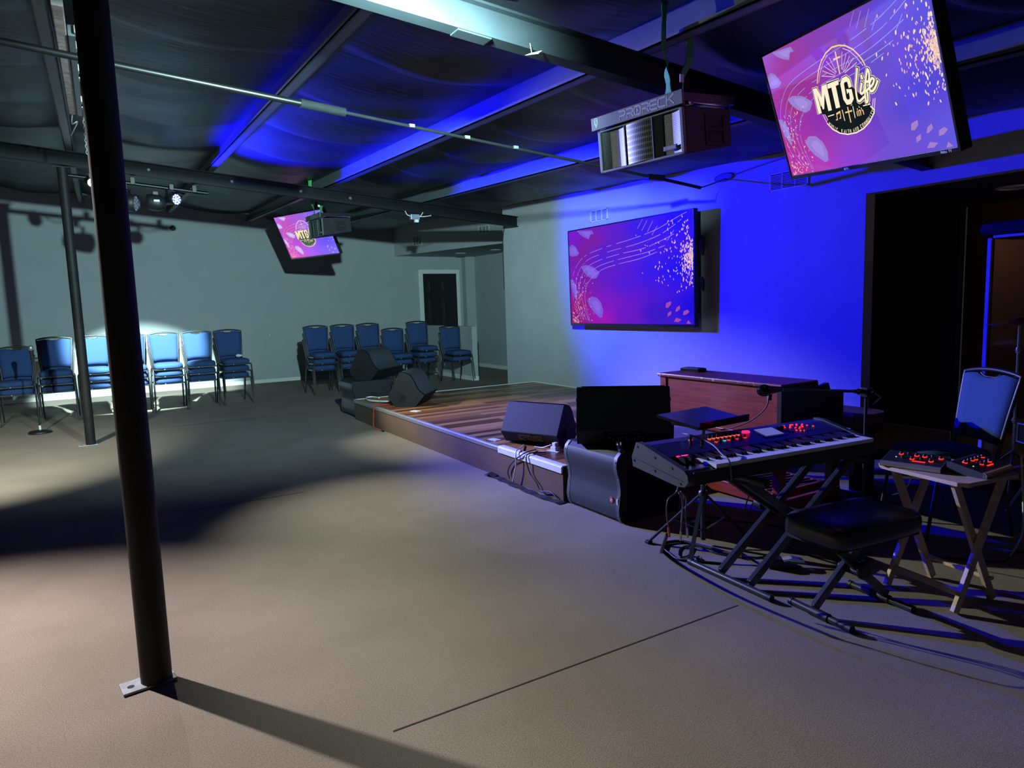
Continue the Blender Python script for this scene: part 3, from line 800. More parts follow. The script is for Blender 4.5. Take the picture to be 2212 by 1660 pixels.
anchW = A_([(0, .95, '#7a10c8'), (.04, .8, '#6e14b4'), (.1, .75, '#7c1470'), (.22, .85, '#7c1678'), (.35, .7, '#5c18a8'), (.15, .5, '#7a1468'), (.45, .85, '#5a1ab0'), (.6, .9, '#3018d4'), (.9, .95, '#1a10ea'), (.33, .68, '#3c18d8'), (.3, .5, '#5a14b8'),
            (.02, .5, '#8010c0'), (.5, .4, '#4a14c8'), (.7, .5, '#2c14d8'), (.9, .5, '#1410e0'), (1, .15, '#0c08d8'), (.75, .1, '#3212b8'), (.5, .1, '#6410b8'), (.3, .06, '#a010a8'), (.1, .2, '#9a1464'), (.05, .03, '#8a1a70'), (.35, .2, '#7a10b8')])
goldH = [S('#fbe3b4'), S('#f3d2a4'), S('#dca8b4')]
goldW = [S('#f6cdb4'), S('#efbfae'), S('#d79abf')]
LOGO = (S('#fff0d2'), S('#10181a'), S('#f2c9d8'), S('#f4cc8c'))
tv('hanging_television', 'large tilted television hanging near the ceiling in front, showing the logo picture', 1.172, .645, eul((3.0344, 2.0021, 2.3636), R(-114.0), R(19.57), R(5.49)),
   anchH, goldH, S('#9a80d0'), S('#a07ac0'), S('#8f9ae8'), LOGO, 3, 'scr1', marks=(('onn.', -.12, .012), ('Roku TV', .5, .009)))
tv('hanging_television', 'smaller-looking far television half hidden behind the hanging loudspeaker', 1.30, .715, eul((2.9726, 11.3761, 2.6824), R(-68.88), R(23.78), R(-.08)),
   [(u, v, tuple(min(1, x * 1.5 + .03) for x in c)) for u, v, c in anchH], [tuple(min(1, x * 1.25) for x in c) for c in goldH], S('#c2b4f4'), S('#b894e0'), S('#dcb8f0'), (S('#fff2bc'), S('#4a5c50'), S('#f8c8e8'), S('#fff0c0')), 5, 'scr1')
wt = tv('wall_television', 'huge flat television on the stage wall showing petals and gold dots', 2.225, 1.205, Matrix.Translation((5.42, 6.375, 1.78)) @ Matrix.Rotation(R(-90), 4, 'Z') @ Matrix.Rotation(R(1.0), 4, 'X'),
   anchW, goldW, S('#7a58c8'), S('#9c4a9a'), S('#9a86e0'), None, 9, 'scr2', bez_=.014, thick=.06, chin=.03)
b = MB(); b.bx(-.35, .35, .06, .09, -.25, .25); b.bar((-.2, .09, .05), (.1, .185, .05), .05, .06); b.bar((.1, .09, -.05), (.25, .185, -.05), .05, .06); b.bx(-.3, .3, .18, .192, -.2, .2); b.build('wall_mount', 'rigblk', wt)
b = MB(); b.bx(-1.0, 1.02, .05, .1, -.63, -.42); b.build('lower_rear_housing', 'blk', wt, bevel=.01)
b = MB(); b.bx(1.127, 1.14, .07, .11, .15, .3); b.bx(1.127, 1.14, .07, .11, -.22, -.1); b.build('rear_connector', 'bench', wt)
# hangers of the two ceiling televisions
def hanger(lab, p0, p1, x):
    t = thing('television_hanger', lab, 'television bracket', (0, 0, 0))
    b = MB(); b.cyl(p0, p1, .018, 10); b.build('drop_pole', 'rigblk', t)
    b = MB(); b.box(p0, (.14, .14, .012)); b.build('ceiling_plate', 'rigblk', t, bevel=.002)
    b = MB(); b.box(p1, (.06, .12, .06)); b.build('tilt_head', 'rigblk', t, bevel=.006)
    b = MB(); b.tube(bez([Vector(p1) + Vector((.03, 0, 0)), Vector(p1) + Vector((.12, .1, .12)), Vector(p0) + Vector((.06, .12, -.02))]), .006, 6); b.build('cable', 'rubber', t)
hanger('black ceiling bracket behind the large tilted hanging television', (3.24, 1.93, zb(3.24, 1.93) + .32), (3.14, 1.955, 2.46), 0)
hanger('black ceiling bracket behind the far hanging television', (3.2, 11.45, zb(3.2, 11.45) + .32), (3.09, 11.42, 2.78), 0)

# ------------------------------------------------------------------ hanging line-array loudspeakers
def line_array(lab, mat4):
    t = thing('hanging_loudspeaker', lab, 'loudspeaker', (0, 0, 0))
    t.matrix_world = mat4
    w, h, d = .62, .2415, .416
    b = MB()
    P = [(-w/2, .012, -h/2), (w/2, .012, -h/2), (w/2, .012, h/2), (-w/2, .012, h/2), (-.299, d, -.07), (.299, d, -.07), (.299, d, .122), (-.299, d, .122)]
    b.add(P, [(0, 1, 2, 3), (5, 4, 7, 6), (0, 4, 5, 1), (3, 2, 6, 7), (1, 5, 6, 2), (4, 0, 3, 7)])
    b.build('cabinet', 'spk', t, bevel=.006)
    b = MB()
    for a in ((-w/2, -w/2 + .022, -h/2, h/2), (w/2 - .022, w/2, -h/2, h/2), (-w/2, w/2, h/2 - .014, h/2), (-w/2, w/2, -h/2, -h/2 + .014)):
        b.bx(a[0], a[1], -.008, .012, a[2], a[3])
    b.build('front_frame', 'spkgrey', t, bevel=.003)
    for sgn, nm in ((-1, 'grille'), (1, 'grille')):
        b = MB()
        n = 8; vs = []
        for j in (0, 1):
            for i in range(n + 1):
                q = i / n
                x = sgn * (.286 - q * (.286 - .1)); y = .006 - .0 + .012 * math.sin(PI * q)
                vs.append((x, y - .004, (-h/2 + .014) if j == 0 else (h/2 - .014)))
        b.add(vs, [(i, i + 1, n + 2 + i, n + 1 + i) for i in range(n)], 0, True)
        b.build(nm, 'perfx', t)
    b = MB(); n = 10; vs = []
    for j in (0, 1):
        for i in range(n + 1):
            q = i / n; vs.append((-.1 + .2 * q, .0 - .014 * math.sin(PI * q) - .002, (-h/2 + .014) if j == 0 else (h/2 - .014)))
    b.add(vs, [(i, i + 1, n + 2 + i, n + 1 + i) for i in range(n)], 0, True)
    b.build('slotted_grille', 'slot', t)
    b = MB(); b.bx(-.104, -.098, -.008, 0, -h/2 + .01, h/2 - .01); b.bx(.098, .104, -.008, 0, -h/2 + .01, h/2 - .01); b.build('grille_divider', 'spkgrey', t)
    b = MB(); b.bx(.175, .262, -.012, -.002, -.086, -.062); g = b.build('small_badge', 'grey', t, bevel=.002)
    b = MB(); b.strokes([[(.182, -.08), (.182, -.068), (.19, -.068), (.19, -.08)], [(.2, -.074), (.255, -.074)]], lambda u, v, q: (u, -.0128, v), .003); b.build('badge_mark', 'letter', g)
    b = MB(); b.bx(-.33, .335, -.034, -.018, .1225, .1935); pl = b.build('name_plate', 'spkgrey', t, bevel=.002)
    b = MB(); b.strokes(text_lines('PRORECK', -.105, .1375, .043, .045, .0115, TECH), lambda u, v, q: (u, -.0348, v), .0085); b.build('lettering', 'letter', pl)
    b = MB()
    for sc_ in (1, .62):
        sh = [(-.012, .024), (0, .028), (.012, .024), (.013, .0), (0, -.024), (-.013, 0), (-.012, .024)]
        b.strokes([[(-.29 + x * sc_, .1585 + y * sc_) for x, y in sh]], lambda u, v, q: (u, -.0348, v), .0038)
    b.strokes([[(-.29, .142), (-.29, .166)]], lambda u, v, q: (u, -.0348, v), .003)
    b.build('shield_emblem', 'letter', pl)
    b = MB()
    for x in (-.3, .3):
        b.bar((x, -.018, .165), (x, .44, .165), .03, .045)
    b.bar((-.3, .43, .165), (.3, .43, .165), .03, .045); b.bar((-.3, .2, .165), (.3, .2, .165), .04, .03); b.bar((-.3, .02, .15), (.3, .02, .15), .03, .06)
    b.build('rigging_frame', 'rigblk', t, bevel=.003)
    for x in (-.295, .295):
        b = MB(); b.bar((x, .06, .145), (x, .4, .135), .014, .01); b.cyl((x - .012, .06, .14), (x + .012, .06, .14), .01, 10); b.cyl((x - .012, .4, .13), (x + .012, .4, .13), .01, 10); b.build('rigging_pin', 'chrome', t)
    for s_ in (-1, 1):
        nrm = (w/2 - .299) / (d - .012)
        def X(y): return s_ * (w/2 - (y - .012) * nrm + .0012)
        b = MB()
        for z0, z1 in ((.015, .075), (-.058, .002)):
            b.add([(X(.19), .19, z0), (X(.33), .33, z0), (X(.33), .33, z1), (X(.19), .19, z1)], [(0, 1, 2, 3) if s_ > 0 else (3, 2, 1, 0)])
        b.build('handle_recess', 'dark', t)
        b = MB()
        for z0, z1 in ((.08, .088), (-.072, -.064), (.003, .013)):
            b.bx(X(.18), X(.18) + s_ * .004, .18, .345, z0, z1)
        for y0 in (.178, .336): b.bx(X(y0), X(y0) + s_ * .004, y0, y0 + .01, -.072, .088)
        b.build('handle_frame', 'spk', t)
    b = MB(); b.bx(-.2, .2, d, d + .012, -.05, .1); b.build('amp_plate', 'grey', t, bevel=.002)
    return t
line_array('black hanging loudspeaker near the front with big pale lettering on top', eul((2.6431, 2.9703, 2.325), R(-84.0), R(5.26), R(.1)))
line_array('black hanging loudspeaker seen side-on in front of the far television', eul((2.72, 9.86, 2.61), R(-88.35), R(2.1), R(1.0)))
def sling(lab, x, y, ztop, z0, tw):
    t = thing('lifting_sling', lab, 'sling', (x, y, 0))
    m = .5 * (z0 + ztop)
    b = MB()
    pts = bez([(-.06, .012, z0), (-.075, .0, z0 + .08), (-.1, -.01, m), (-.085, 0, ztop - .12), (-.105, .0, ztop - .02), (-.1, .0, ztop + .19)], 4)
    dirs = [(math.sin(i * tw), math.cos(i * tw), 0) for i in range(len(pts))]
    b.ribbon(pts, [.05 + .012 * math.sin(i * 1.3) for i in range(len(pts))], .005, dirs); b.build('front_strap', 'green', t)
    b = MB()
    pts = bez([(.02, -.012, z0), (.03, 0, z0 + .1), (.04, .01, m), (.08, 0, ztop - .05), (.07, 0, ztop + .19)], 4)
    dirs = [(math.sin(i * tw + .6), math.cos(i * tw + .6), 0) for i in range(len(pts))]
    b.ribbon(pts, .05, .005, dirs); b.build('back_strap', 'green', t)
    b = MB(); b.ribbon(bez([(-.1, 0, ztop + .19), (-.06, 0, ztop + .235), (.03, 0, ztop + .235), (.07, 0, ztop + .19)], 4), .05, .005, (0, 1, 0)); b.build('top_loop', 'green', t)
    b = MB(); b.bx(-.02, .005, -.03, -.025, z0 + .09, z0 + .13); b.build('tag', 'white', t)
sling('bright green sling holding the lettered hanging loudspeaker', 2.71, 2.735, zb(2.71, 2.735) + .16, 2.485, .07)
sling('small green sling above the side-on far loudspeaker', 2.715, 9.62, zb(2.7, 9.6) + .16, 2.785, .1)

# ------------------------------------------------------------------ stage lights along the far beam
t = thing('lighting_bar', 'dark pipe under the far beam carrying the stage lights', 'lighting bar', (0, 0, 0))
def bz(x): return zb(x, 9.1) - .085
b = MB(); b.cyl((-.25, 9.2, bz(-.25)), (1.25, 9.2, bz(1.25)), .024, 12); b.build('pipe', 'rigblk', t)
for x in (-.2, .45, 1.1):
    b = MB(); b.box((x, 9.2, bz(x) + .03), (.05, .055, .085)); b.build('beam_clamp', 'rigblk', t, bevel=.004)
for x in (.1, .9):
    b = MB(); b.tube(bez([(x, 9.2, bz(x) - .03), (x + .08, 9.2, bz(x) - .07), (x + .2, 9.2, bz(x) - .05), (x + .3, 9.2, bz(x + .3) - .03)]), .007, 6); b.build('looped_cable', 'rubber', t)
def par(lab, pos, dirv, body_r, L, lens, rim, lit):
    t = thing('par_light', lab, 'stage light', pos)
    d = Vector(dirv).normalized()
    b = MB(); b.lathe([(body_r * .55, -L * .5), (body_r * .8, -L * .42), (body_r * .9, -L * .1), (body_r, L * .2), (body_r, L * .5), (body_r * .93, L * .5), (body_r * .9, L * .38)], (0, 0, 0), d, 28); b.build('can', 'blk', t)
    b = MB(); b.lathe([(body_r * .9, L * .4), (body_r * .9, L * .42)], (0, 0, 0), d, 28); ln = b.build('lens_plate', rim, t)
    u = d.cross(Vector((0, 0, 1))).normalized(); w_ = u.cross(d)
    spots = [(0, 0)] + [(.36 * body_r, k * PI / 2.5) for k in range(5)] + [(.72 * body_r, k * PI / 5) for k in range(10)]
    for (r_, a) in spots:
        c = d * (L * .425) + (u * math.cos(a) + w_ * math.sin(a)) * r_
        b = MB(); b.lathe([(body_r * .15, 0), (body_r * .15, .004), (body_r * .08, .008)], c, d, 12); b.build('led', lens, ln)
    b = MB()
    top = Vector((0, 0, body_r * 1.5))
    for s_ in (-1, 1): b.bar(u * s_ * body_r * 1.08, u * s_ * body_r * 1.08 + top, .012, .03, d)
    b.bar(-u * body_r * 1.1 + top, u * body_r * 1.1 + top, .03, .012, (0, 0, 1)); b.build('yoke', 'rigblk', t)
    b = MB(); b.box(top + Vector((0, 0, .035)), (.05, .05, .07)); b.build('clamp', 'rigblk', t, bevel=.004)
    return t
PAR = Vector((.843, 9.11, 2.815))
par('glowing blue stage light under the far beam', PAR, (.6, -.8, -.12), .068, .15, 'ledpar', 'parrim', True)
par('unlit round stage light beside the front post, lens turned sideways', Vector((.36, 9.12, bz(.4) - .235)), (.9, -.42, -.1), .1, .24, 'lens', 'lens', False)
t = thing('moving_light', 'black round-backed stage light between the unlit lamp and the blue lamp', 'stage light', (.67, 9.13, bz(.64) - .2))
b = MB(); b.lathe([(.03, -.11), (.08, -.1), (.095, -.05), (.095, .03), (.07, .09), (.05, .1)], (0, 0, 0), (1, -.2, -.15), 24); b.build('can', 'blk', t)
b = MB(); b.bx(-.03, .03, -.1005, -.098, .0, .022); b.build('rating_label', 'white', t)
b = MB(); b.bar((-.0, .03, .09), (0, 0, .17), .03, .015); b.box((0, 0, .1), (.05, .05, .05)); b.build('clamp', 'rigblk', t)
LMP = Vector((.03, 9.09, bz(.04) - .06))
t = thing('work_lamp', 'small dazzling white lamp under the far beam, peeking past the post', 'lamp', LMP)
dv = Vector((2.7, -7., -2.4)).normalized()
b = MB(); b.lathe([(.03, -.07), (.045, -.06), (.05, .02), (.055, .05), (.05, .05), (.046, .03)], (0, 0, 0), dv, 20); b.build('can', 'blk', t)
b = MB(); b.lathe([(.04, .032), (.04, .036)], (0, 0, 0), dv, 20); b.build('lens', 'ledwhite', t)
b = MB(); b.bar((0, 0, .02), (0, .0, .09), .02, .02); b.build('bracket', 'rigblk', t)

# ------------------------------------------------------------------ banquet chairs
def make_chair(label, rim='frame'):
    """faces -Y; origin on the floor under the seat centre"""
    t = thing('banquet_chair', label, 'chair')
    # seat cushion, domed and rounded
    b = MB(); n = 10; vs = []; fs = []
    def outline(k, m=28):
        a = 2 * PI * k / m
        x = math.copysign(abs(math.cos(a)) ** .38, math.cos(a)); y = math.copysign(abs(math.sin(a)) ** .38, math.sin(a))
        return x, y
    rings = [(.9, 0), (.985, .01), (1, .03), (.985, .055), (.92, .072), (.7, .083), (.35, .088)]
    m = 28
    for s_, z in rings:
        for k in range(m):
            x, y = outline(k)
            vs.append((x * .2 * s_ * (1 - .05 * (y > 0)), y * .225 * s_ - .01, .43 + z))
    vs.append((0, -.01, .519))
    for i in range(len(rings) - 1):
        for k in range(m): fs.append((i * m + k, i * m + (k + 1) % m, (i + 1) * m + (k + 1) % m, (i + 1) * m + k))
    L = (len(rings) - 1) * m
    for k in range(m): fs.append((L + k, L + (k + 1) % m, len(vs) - 1))
    b.add(vs, fs, 0, True); b.add(vs[:m], [tuple(range(m))[::-1]])
    b.build('seat', 'navy', t)
    b = MB(); b.bx(-.19, .19, -.205, .2, .418, .432)
    for s_ in (-1, 1): b.bar((s_ * .185, -.2, .424), (s_ * .185, .215, .424), .022, .022)
    b.bar((-.19, .2, .424), (.19, .2, .424), .022, .022); b.bar((-.19, -.2, .424), (.19, -.2, .424), .022, .022)
    b.build('seat_frame', 'frame', t)
    b = MB()
    for x in (-.06,): b.lathe([(.011, 0), (.011, .004), (.006, .007)], (x, -.212, .424), (0, -1, 0), 10)
    b.build('front_bolt', 'screw', t)
    # back: gently curved cushion inside a frame with an arched top and a hand slot
    def by(z): q = (z - .43) / .51; return .205 + .095 * q ** 1.25 + .01
    def hw(z): q = (z - .43) / .51; return .172 + .044 * q ** 1.1
    zs = [.545 + .0424 * i for i in range(10)]
    b = MB(); vs = []; fs = []; nx = 8
    for side in (0, 1):
        for z in zs:
            for k in range(nx + 1):
                q = 2 * k / nx - 1
                x = q * (hw(z) - .006)
                edge = 1 - max(0, abs(q) - .75) / .25 * .6
                e2 = 1 - max(0, .575 - z) / .03 * .4
                zz = z - (.014 * q * q if z == zs[0] else 0) + (.022 * (1 - q * q) if z > .86 else 0) + (-.034 * math.exp(-(q / .34) ** 4) if z == zs[-1] else 0)
                y = by(z) + (-.026 * edge * e2 if side == 0 else .008) - .012 * (1 - q * q) * -1 * 0
                vs.append((x, y, zz))
    NN = len(zs) * (nx + 1)
    for j in range(len(zs) - 1):
        for k in range(nx):
            a = j * (nx + 1) + k
            fs.append((a, a + 1, a + nx + 2, a + nx + 1)); fs.append((NN + a + nx + 1, NN + a + nx + 2, NN + a + 1, NN + a))
    per = [j * (nx + 1) for j in range(len(zs))][::-1] + list(range(1, nx + 1)) + [j * (nx + 1) + nx for j in range(1, len(zs))] + [(len(zs) - 1) * (nx + 1) + k for k in range(nx - 1, 0, -1)]
    for i in range(len(per)): fs.append((per[i], NN + per[i], NN + per[(i + 1) % len(per)], per[(i + 1) % len(per)]))
    b.add(vs, fs, 0, True)
    b.build('backrest', 'navy', t)
    b = MB()
    side = lambda s_: [(s_ * hw(z), by(z), z) for z in [.43 + .03 * i for i in range(18)]]
    lft, rgt = side(-1), side(1)
    top = [(hw(.94) * q, by(.94) + .002, .94 + .026 * (1 - q * q)) for q in [-1 + i * .2 for i in range(11)]]
    b.tube(lft + top[1:-1] + rgt[::-1], .0125, 8)
    b.build('back_frame', rim, t)
    b = MB()
    b.tube([(hw(.9) * .36 * q, by(.92) - .006, .944 - .024 * (1 - q ** 4)) for q in [-1 + i * .25 for i in range(9)]], .006, 6)
    b.build('handle_slot_rim', rim, t)
    for s_ in (-1, 1):
        b = MB(); b.tube([(s_ * .19, -.15, .424), (s_ * .208, -.165, .424), (s_ * .2145, -.18, .405), (s_ * .22, -.245, 0)], .0102, 8); b.build('leg', 'frame', t)
        b = MB(); b.tube([(s_ * .19, .2, .424), (s_ * .208, .207, .424), (s_ * .2145, .213, .405), (s_ * .22, .3, 0)], .0098, 8); b.build('leg', 'frame', t)
    return t
chair0 = make_chair('proto')
used = False
def place(x, y, z, rz, label, group):
    global used
    if not used:
        used = True
        chair0.location = (x, y, z); chair0.rotation_euler = (0, 0, rz); chair0['label'] = label; chair0['group'] = group
        return chair0
    return dup(chair0, (x, y, z), rz, label, group)
STEP, FWD = .112, .045
def stack(x, y, rz, n, desc, group):
    names = {2: ('lower chair', 'upper chair'), 3: ('bottom chair', 'middle chair', 'top chair')}[n]
    for k in range(n):
        place(x + math.sin(rz) * FWD * k, y - math.cos(rz) * FWD * k, STEP * k, rz, 'navy banquet chair, ' + names[k] + ' of ' + desc, group)
LB = 'stacked chairs along the grey back wall'
for x, y, a, n, desc in ((-1.09, 11.74, 1, 2, 'the short stack behind the microphone stand'), (-.615, 11.75, 0, 3, 'the stack just left of the farther post'),
                         (-.14, 11.77, 0, 3, 'the third stack from left on the back wall'), (.335, 11.77, -1, 3, 'the stack half hidden by the front post'),
                         (.81, 11.75, 1, 3, 'the fifth stack from left, brightly lit'), (1.285, 11.78, 0, 3, 'the sixth stack from left on the back wall'),
                         (1.775, 11.82, 5, 3, 'the stack holding the white tissue')):
    stack(x, y, R(a), n, desc, LB)
RB = 'stacked chairs near the black door'
for x, y, a, n, desc in ((3.255, 12.0, 2, 3, 'the first stack left in the door-side row'), (3.74, 12.02, 1.5, 3, 'the second stack from left, door-side row'),
                         (4.225, 12.02, 2, 3, 'the stack rising behind the speaker pile'), (4.71, 12.0, 1.5, 2, 'the low stack right behind the stage monitors'),
                         (5.195, 12.0, 2, 3, 'the tall stack just before the black door'), (5.79, 11.75, 2, 2, 'the short stack against the half wall')):
    stack(x, y, R(a), n, desc, RB)
fwd = Vector((-.9, .43)).normalized()
rzc = math.atan2(fwd.x, -fwd.y)
place(4.34, 2.17, 0, rzc, 'single navy banquet chair by the tray table, its frame glowing blue', 'loose chair')
t = thing('tissue', 'crumpled white tissue lying on a chair stack', 'tissue', (1.88, 11.84, .742))
b = MB(); rnd = random.Random(4); vs = []
for j in range(6):
    for k in range(10):
        a = 2 * PI * k / 10; ph = PI * j / 5
        r = rnd.uniform(.7, 1.15)
        vs.append((math.cos(a) * math.sin(ph) * .06 * r, math.sin(a) * math.sin(ph) * .04 * r, .024 + math.cos(ph) * .024 * r))
b.add(vs, [(j * 10 + k, j * 10 + (k + 1) % 10, (j + 1) * 10 + (k + 1) % 10, (j + 1) * 10 + k) for j in range(5) for k in range(10)])
b.build('paper', 'tissue', t)

# ------------------------------------------------------------------ microphone stand by the post
t = thing('microphone_stand', 'black round-base microphone stand in front of the leftmost chair stack', 'microphone stand', (-.795, 10.56, 0))
b = MB(); b.lathe([(.13, 0), (.135, .012), (.12, .03), (.05, .042), (.02, .046)], n=32); b.build('base', 'blk', t)
b = MB(); b.cyl((0, 0, .04), (0, 0, .88), .0095, 10); b.build('pole', 'frame', t)
b = MB(); b.cyl((0, 0, .045), (0, 0, .1), .014, 12); b.build('collar', 'whitep', t)
b = MB(); b.cyl((0, 0, .5), (0, 0, .58), .014, 12); b.build('clutch', 'chrome', t)
t2 = thing('microphone', 'black microphone clipped on the round-base stand', 'microphone', (-.795, 10.56, .88))
b = MB(); b.lathe([(.012, 0), (.017, .1), (.024, .19)], (0, 0, 0), (0, -.12, 1), 16); b.build('body', 'blk', t2)
b = MB(); b.lathe([(.024, .19), (.03, .205), (.03, .225), (.024, .245), (.008, .255)], (0, 0, 0), (0, -.12, 1), 16); b.build('grille_ball', 'silver', t2)

# ------------------------------------------------------------------ subwoofers and monitor wedges
def sub(lab, x, y0, y1, d, h, badge):
    t = thing('subwoofer', lab, 'loudspeaker', (x, (y0 + y1) / 2, 0))
    w_ = y1 - y0
    prof = []
    tab = [(0, .032), (.06, .012), (.18, 0), (.32, .008), (.46, .018), (.6, .01), (.74, -.012), (.84, -.018), (.92, -.008), (1, .026)]
    for i in range(17):
        q = i / 16
        j = max(k for k in range(len(tab) - 1) if tab[k][0] <= q + 1e-9)
        f = (q - tab[j][0]) / (tab[j + 1][0] - tab[j][0]); f = f * f * (3 - 2 * f)
        prof.append((tab[j][1] + (tab[j + 1][1] - tab[j][1]) * f, h * q))
    poly = [(a, z) for a, z in prof] + [(d, h), (d, 0)]
    b = MB(); b.prism(poly, lambda u, v, q: (u, q, v), -w_/2, w_/2); b.build('cabinet', 'spk', t, bevel=.008)
    b = MB(); vs = []
    gz_ = [p for p in prof if .05 * h < p[1] < .97 * h]
    for a, z in gz_: vs += [(a - .006, -w_/2 + .035, z), (a - .006, w_/2 - .035, z)]
    b.add(vs, [(2*i, 2*i+2, 2*i+3, 2*i+1) for i in range(len(gz_) - 1)], 0, True); b.build('grille', 'perf', t)
    for s_ in (-1, 1):
        b = MB(); vs = []
        ya, yb_ = s_ * (w_/2 - .035), s_ * (w_/2 - .004)
        for a, z in prof: vs += [(a - .008, ya, z), (a - .008, yb_, z)]
        f = [(2*i, 2*i+2, 2*i+3, 2*i+1) if s_ > 0 else (2*i+1, 2*i+3, 2*i+2, 2*i) for i in range(len(prof) - 1)]
        b.add(vs, f, 0, True)
        b.build('front_trim', 'spkgrey', t)
    b = MB()
    for s_ in (-1, 1):
        for q in (2, 6, 10, 14):
            a, z = prof[q]; b.lathe([(.005, 0), (.005, .003)], (a - .008, s_ * (w_/2 - .018), z), (-1, 0, 0), 8)
    b.build('front_screw', 'screw', t)
    if badge:
        a, z = prof[5]
        b = MB(); b.lathe([(.021, 0), (.021, .004), (.019, .005)], (a - .007, -w_/2 + .085, z), (-1, 0, 0), 24); bd = b.build('round_badge', 'redbadge', t)
        X = a - .0125
        b = MB(); b.strokes([[(-.006, -.01), (-.006, .008), (.004, .008), (.006, .004), (-.004, 0), (.006, -.01)]], lambda u, v, q: (X, -w_/2 + .085 - u, z + v), .0035); b.build('badge_letter', 'white', bd)
        b = MB(); b.bx(a - .012, a - .008, -w_/2 + .02, -w_/2 + .032, z - .02, z + .02); b.build('side_label', 'white', t)
    for s_ in (-1, 1):
        b = MB(); b.bx(d * .45, d * .62, s_ * (w_/2 + .001) - .002, s_ * (w_/2 + .001) + .002, h * .5, h * .68); b.build('side_handle', 'dark', t)
    b = MB()
    for px in (.06, d - .06):
        for py in (-w_/2 + .06, w_/2 - .06): b.cyl((px, py, -.0), (px, py, .004), .02, 12)
    return t
sub('black subwoofer on the floor at the near end of the stage, red round badge', 2.785, 3.35, 3.94, .52, .475, True)
sub('black subwoofer beyond the far corner of the stage, under a tilted monitor', 2.815, 8.86, 9.46, .52, .49, False)

def wedge(lab, x, y, z, rz, L, s_=1., far=False):
    t = thing('monitor_wedge', lab, 'stage monitor', (x, y, z), rz)
    t.scale = (s_,) * 3
    L = L / s_
    front = []
    A, B = Vector((.0, .42)), Vector((.30, .14))
    for i in range(11):
        q = i / 10
        p = B.lerp(A, q); nrm = Vector((.68, .73))
        off = .03 * math.sin(2 * PI * q) * -1 + .035 * math.sin(PI * q)
        front.append(tuple(p + nrm * off))
    poly = [(-.16, .12), (-.07, 0), (.18, 0)] + front
    b = MB(); b.prism(poly, lambda u, v, q: (u, q, v), -L/2, L/2); b.build('cabinet', 'spk', t, bevel=.012, seg=3)
    b = MB(); vs = []
    for p in front:
        vs += [(p[0] + .004, -L/2 + .03, p[1] + .005), (p[0] + .004, L/2 - .03, p[1] + .005)]
    b.add(vs, [(2*i, 2*i+1, 2*i+3, 2*i+2) for i in range(len(front) - 1)], 0, True); b.build('grille', 'perf', t)
    for e in (-1, 1):
        b = MB()
        pts = [(-.045 + .0, .09), (-.045, .16), (.03, .2)]
        Y = e * (L/2 + .002)
        b.prism([(-.06, .11), (.02, .06), (.06, .115), (-.02, .168)], lambda u, v, q: (u, q, v), Y - .002, Y + .001); hr = b.build('handle_recess', 'dark', t)
        b = MB(); b.bar((-.085, Y, .145), (.045, Y, .045 + .02), .006, .012, (0, 1, 0)); b.bar((-.03, Y, .185), (.07, Y, .125), .006, .012, (0, 1, 0)); b.bar((-.02, Y, .075), (.03, Y, .16), .006, .02, (0, 1, 0)); b.build('handle', 'spk', t, bevel=.002)
        b = MB()
        for u, v in ((-.03, .33), (.2, .12)): b.lathe([(.013, 0), (.013, .003), (.008, .004)], (u, Y, v), (0, e, 0), 12)
        b.build('pole_socket', 'blk', t)
    # connector panel in the undercut
    b = MB()
    d1 = Vector((-.16 - -.07, .12)).normalized(); n1 = Vector((-.8, -.6))
    def fp(u, v, q): p = Vector((-.07, 0)) + (Vector((-.09, .12))) * v; return (p.x + n1.x * q, u, p.y + n1.y * q)
    b.prism([(-.16, .1), (.14, .1), (.14, .92), (-.16, .92)], fp, -.004, .003); cp = b.build('connector_panel', 'blkgloss', t)
    b = MB()
    rnd = random.Random(11)
    for k in range(9):
        u = -.14 + k * .03
        v = .35 + .3 * rnd.random()
        p0 = Vector(fp(u, v, .003)); p1 = Vector(fp(u, v, .012)); b.cyl(p0, p1, rnd.choice((.005, .008, .009)), 10)
    b.build('knob', 'grey', cp)
    b = MB(); b.strokes([[(-.12 + .03 * k, .82), (-.105 + .03 * k, .82)] for k in range(8)], lambda u, v, q: fp(u, v, .004), .012); b.build('panel_print', 'letter', cp)
    for k, (e, q) in enumerate(((-1, .1), (1, .1))):
        b = MB(); b.bx(-.06, .16, e * (L/2 - .05) - .012, e * (L/2 - .05) + .012, -.0, .006)
    return t
def wpos(dx, dy, rz, x0, y0): return x0, y0
# far pair: their near ends face the room
def wedge_end(lab, ex, ey, z, rz, L, s_=1.):
    ax = Vector((-math.sin(rz), math.cos(rz)))
    return wedge(lab, ex + ax.x * L/2, ey + ax.y * L/2, z, rz, L, s_)
wedge_end('black monitor wedge tilted on top of the far subwoofer', 2.955, 9.02, .4905, R(-52), .62)
wedge_end('black monitor wedge lying on the far stage corner by the white cable', 3.02, 7.71, .2625, R(-40), .60)
wedge('smaller black monitor wedge on the near stage edge, seen from behind', 3.10, 4.82, .2725, R(24), .56, .82)
wedge('bigger black monitor wedge standing on the near subwoofer, seen from behind', 3.03, 3.60, .4765, R(50), .63, .93)
t = thing('handheld_microphone', 'dark curved handheld device lying on the near subwoofer', 'device', (2.855, 3.42, .476), R(-35))
b = MB(); b.tube(bez([(0, .09, .028), (0, .05, .045), (0, 0, .035), (0, -.06, .022), (0, -.14, .02)]), [.012] * 4 + [.02] * 4 + [.024] * 6 + [.02] * 8 + [.014] * 3, 12); b.v = [(x * 1.3, y, z) for x, y, z in b.v]; b.build('body', 'blkgloss', t)
b = MB(); b.tube([(0, -.02, .055), (0, -.06, .045)], .006, 8); b.build('button', 'silver', t)

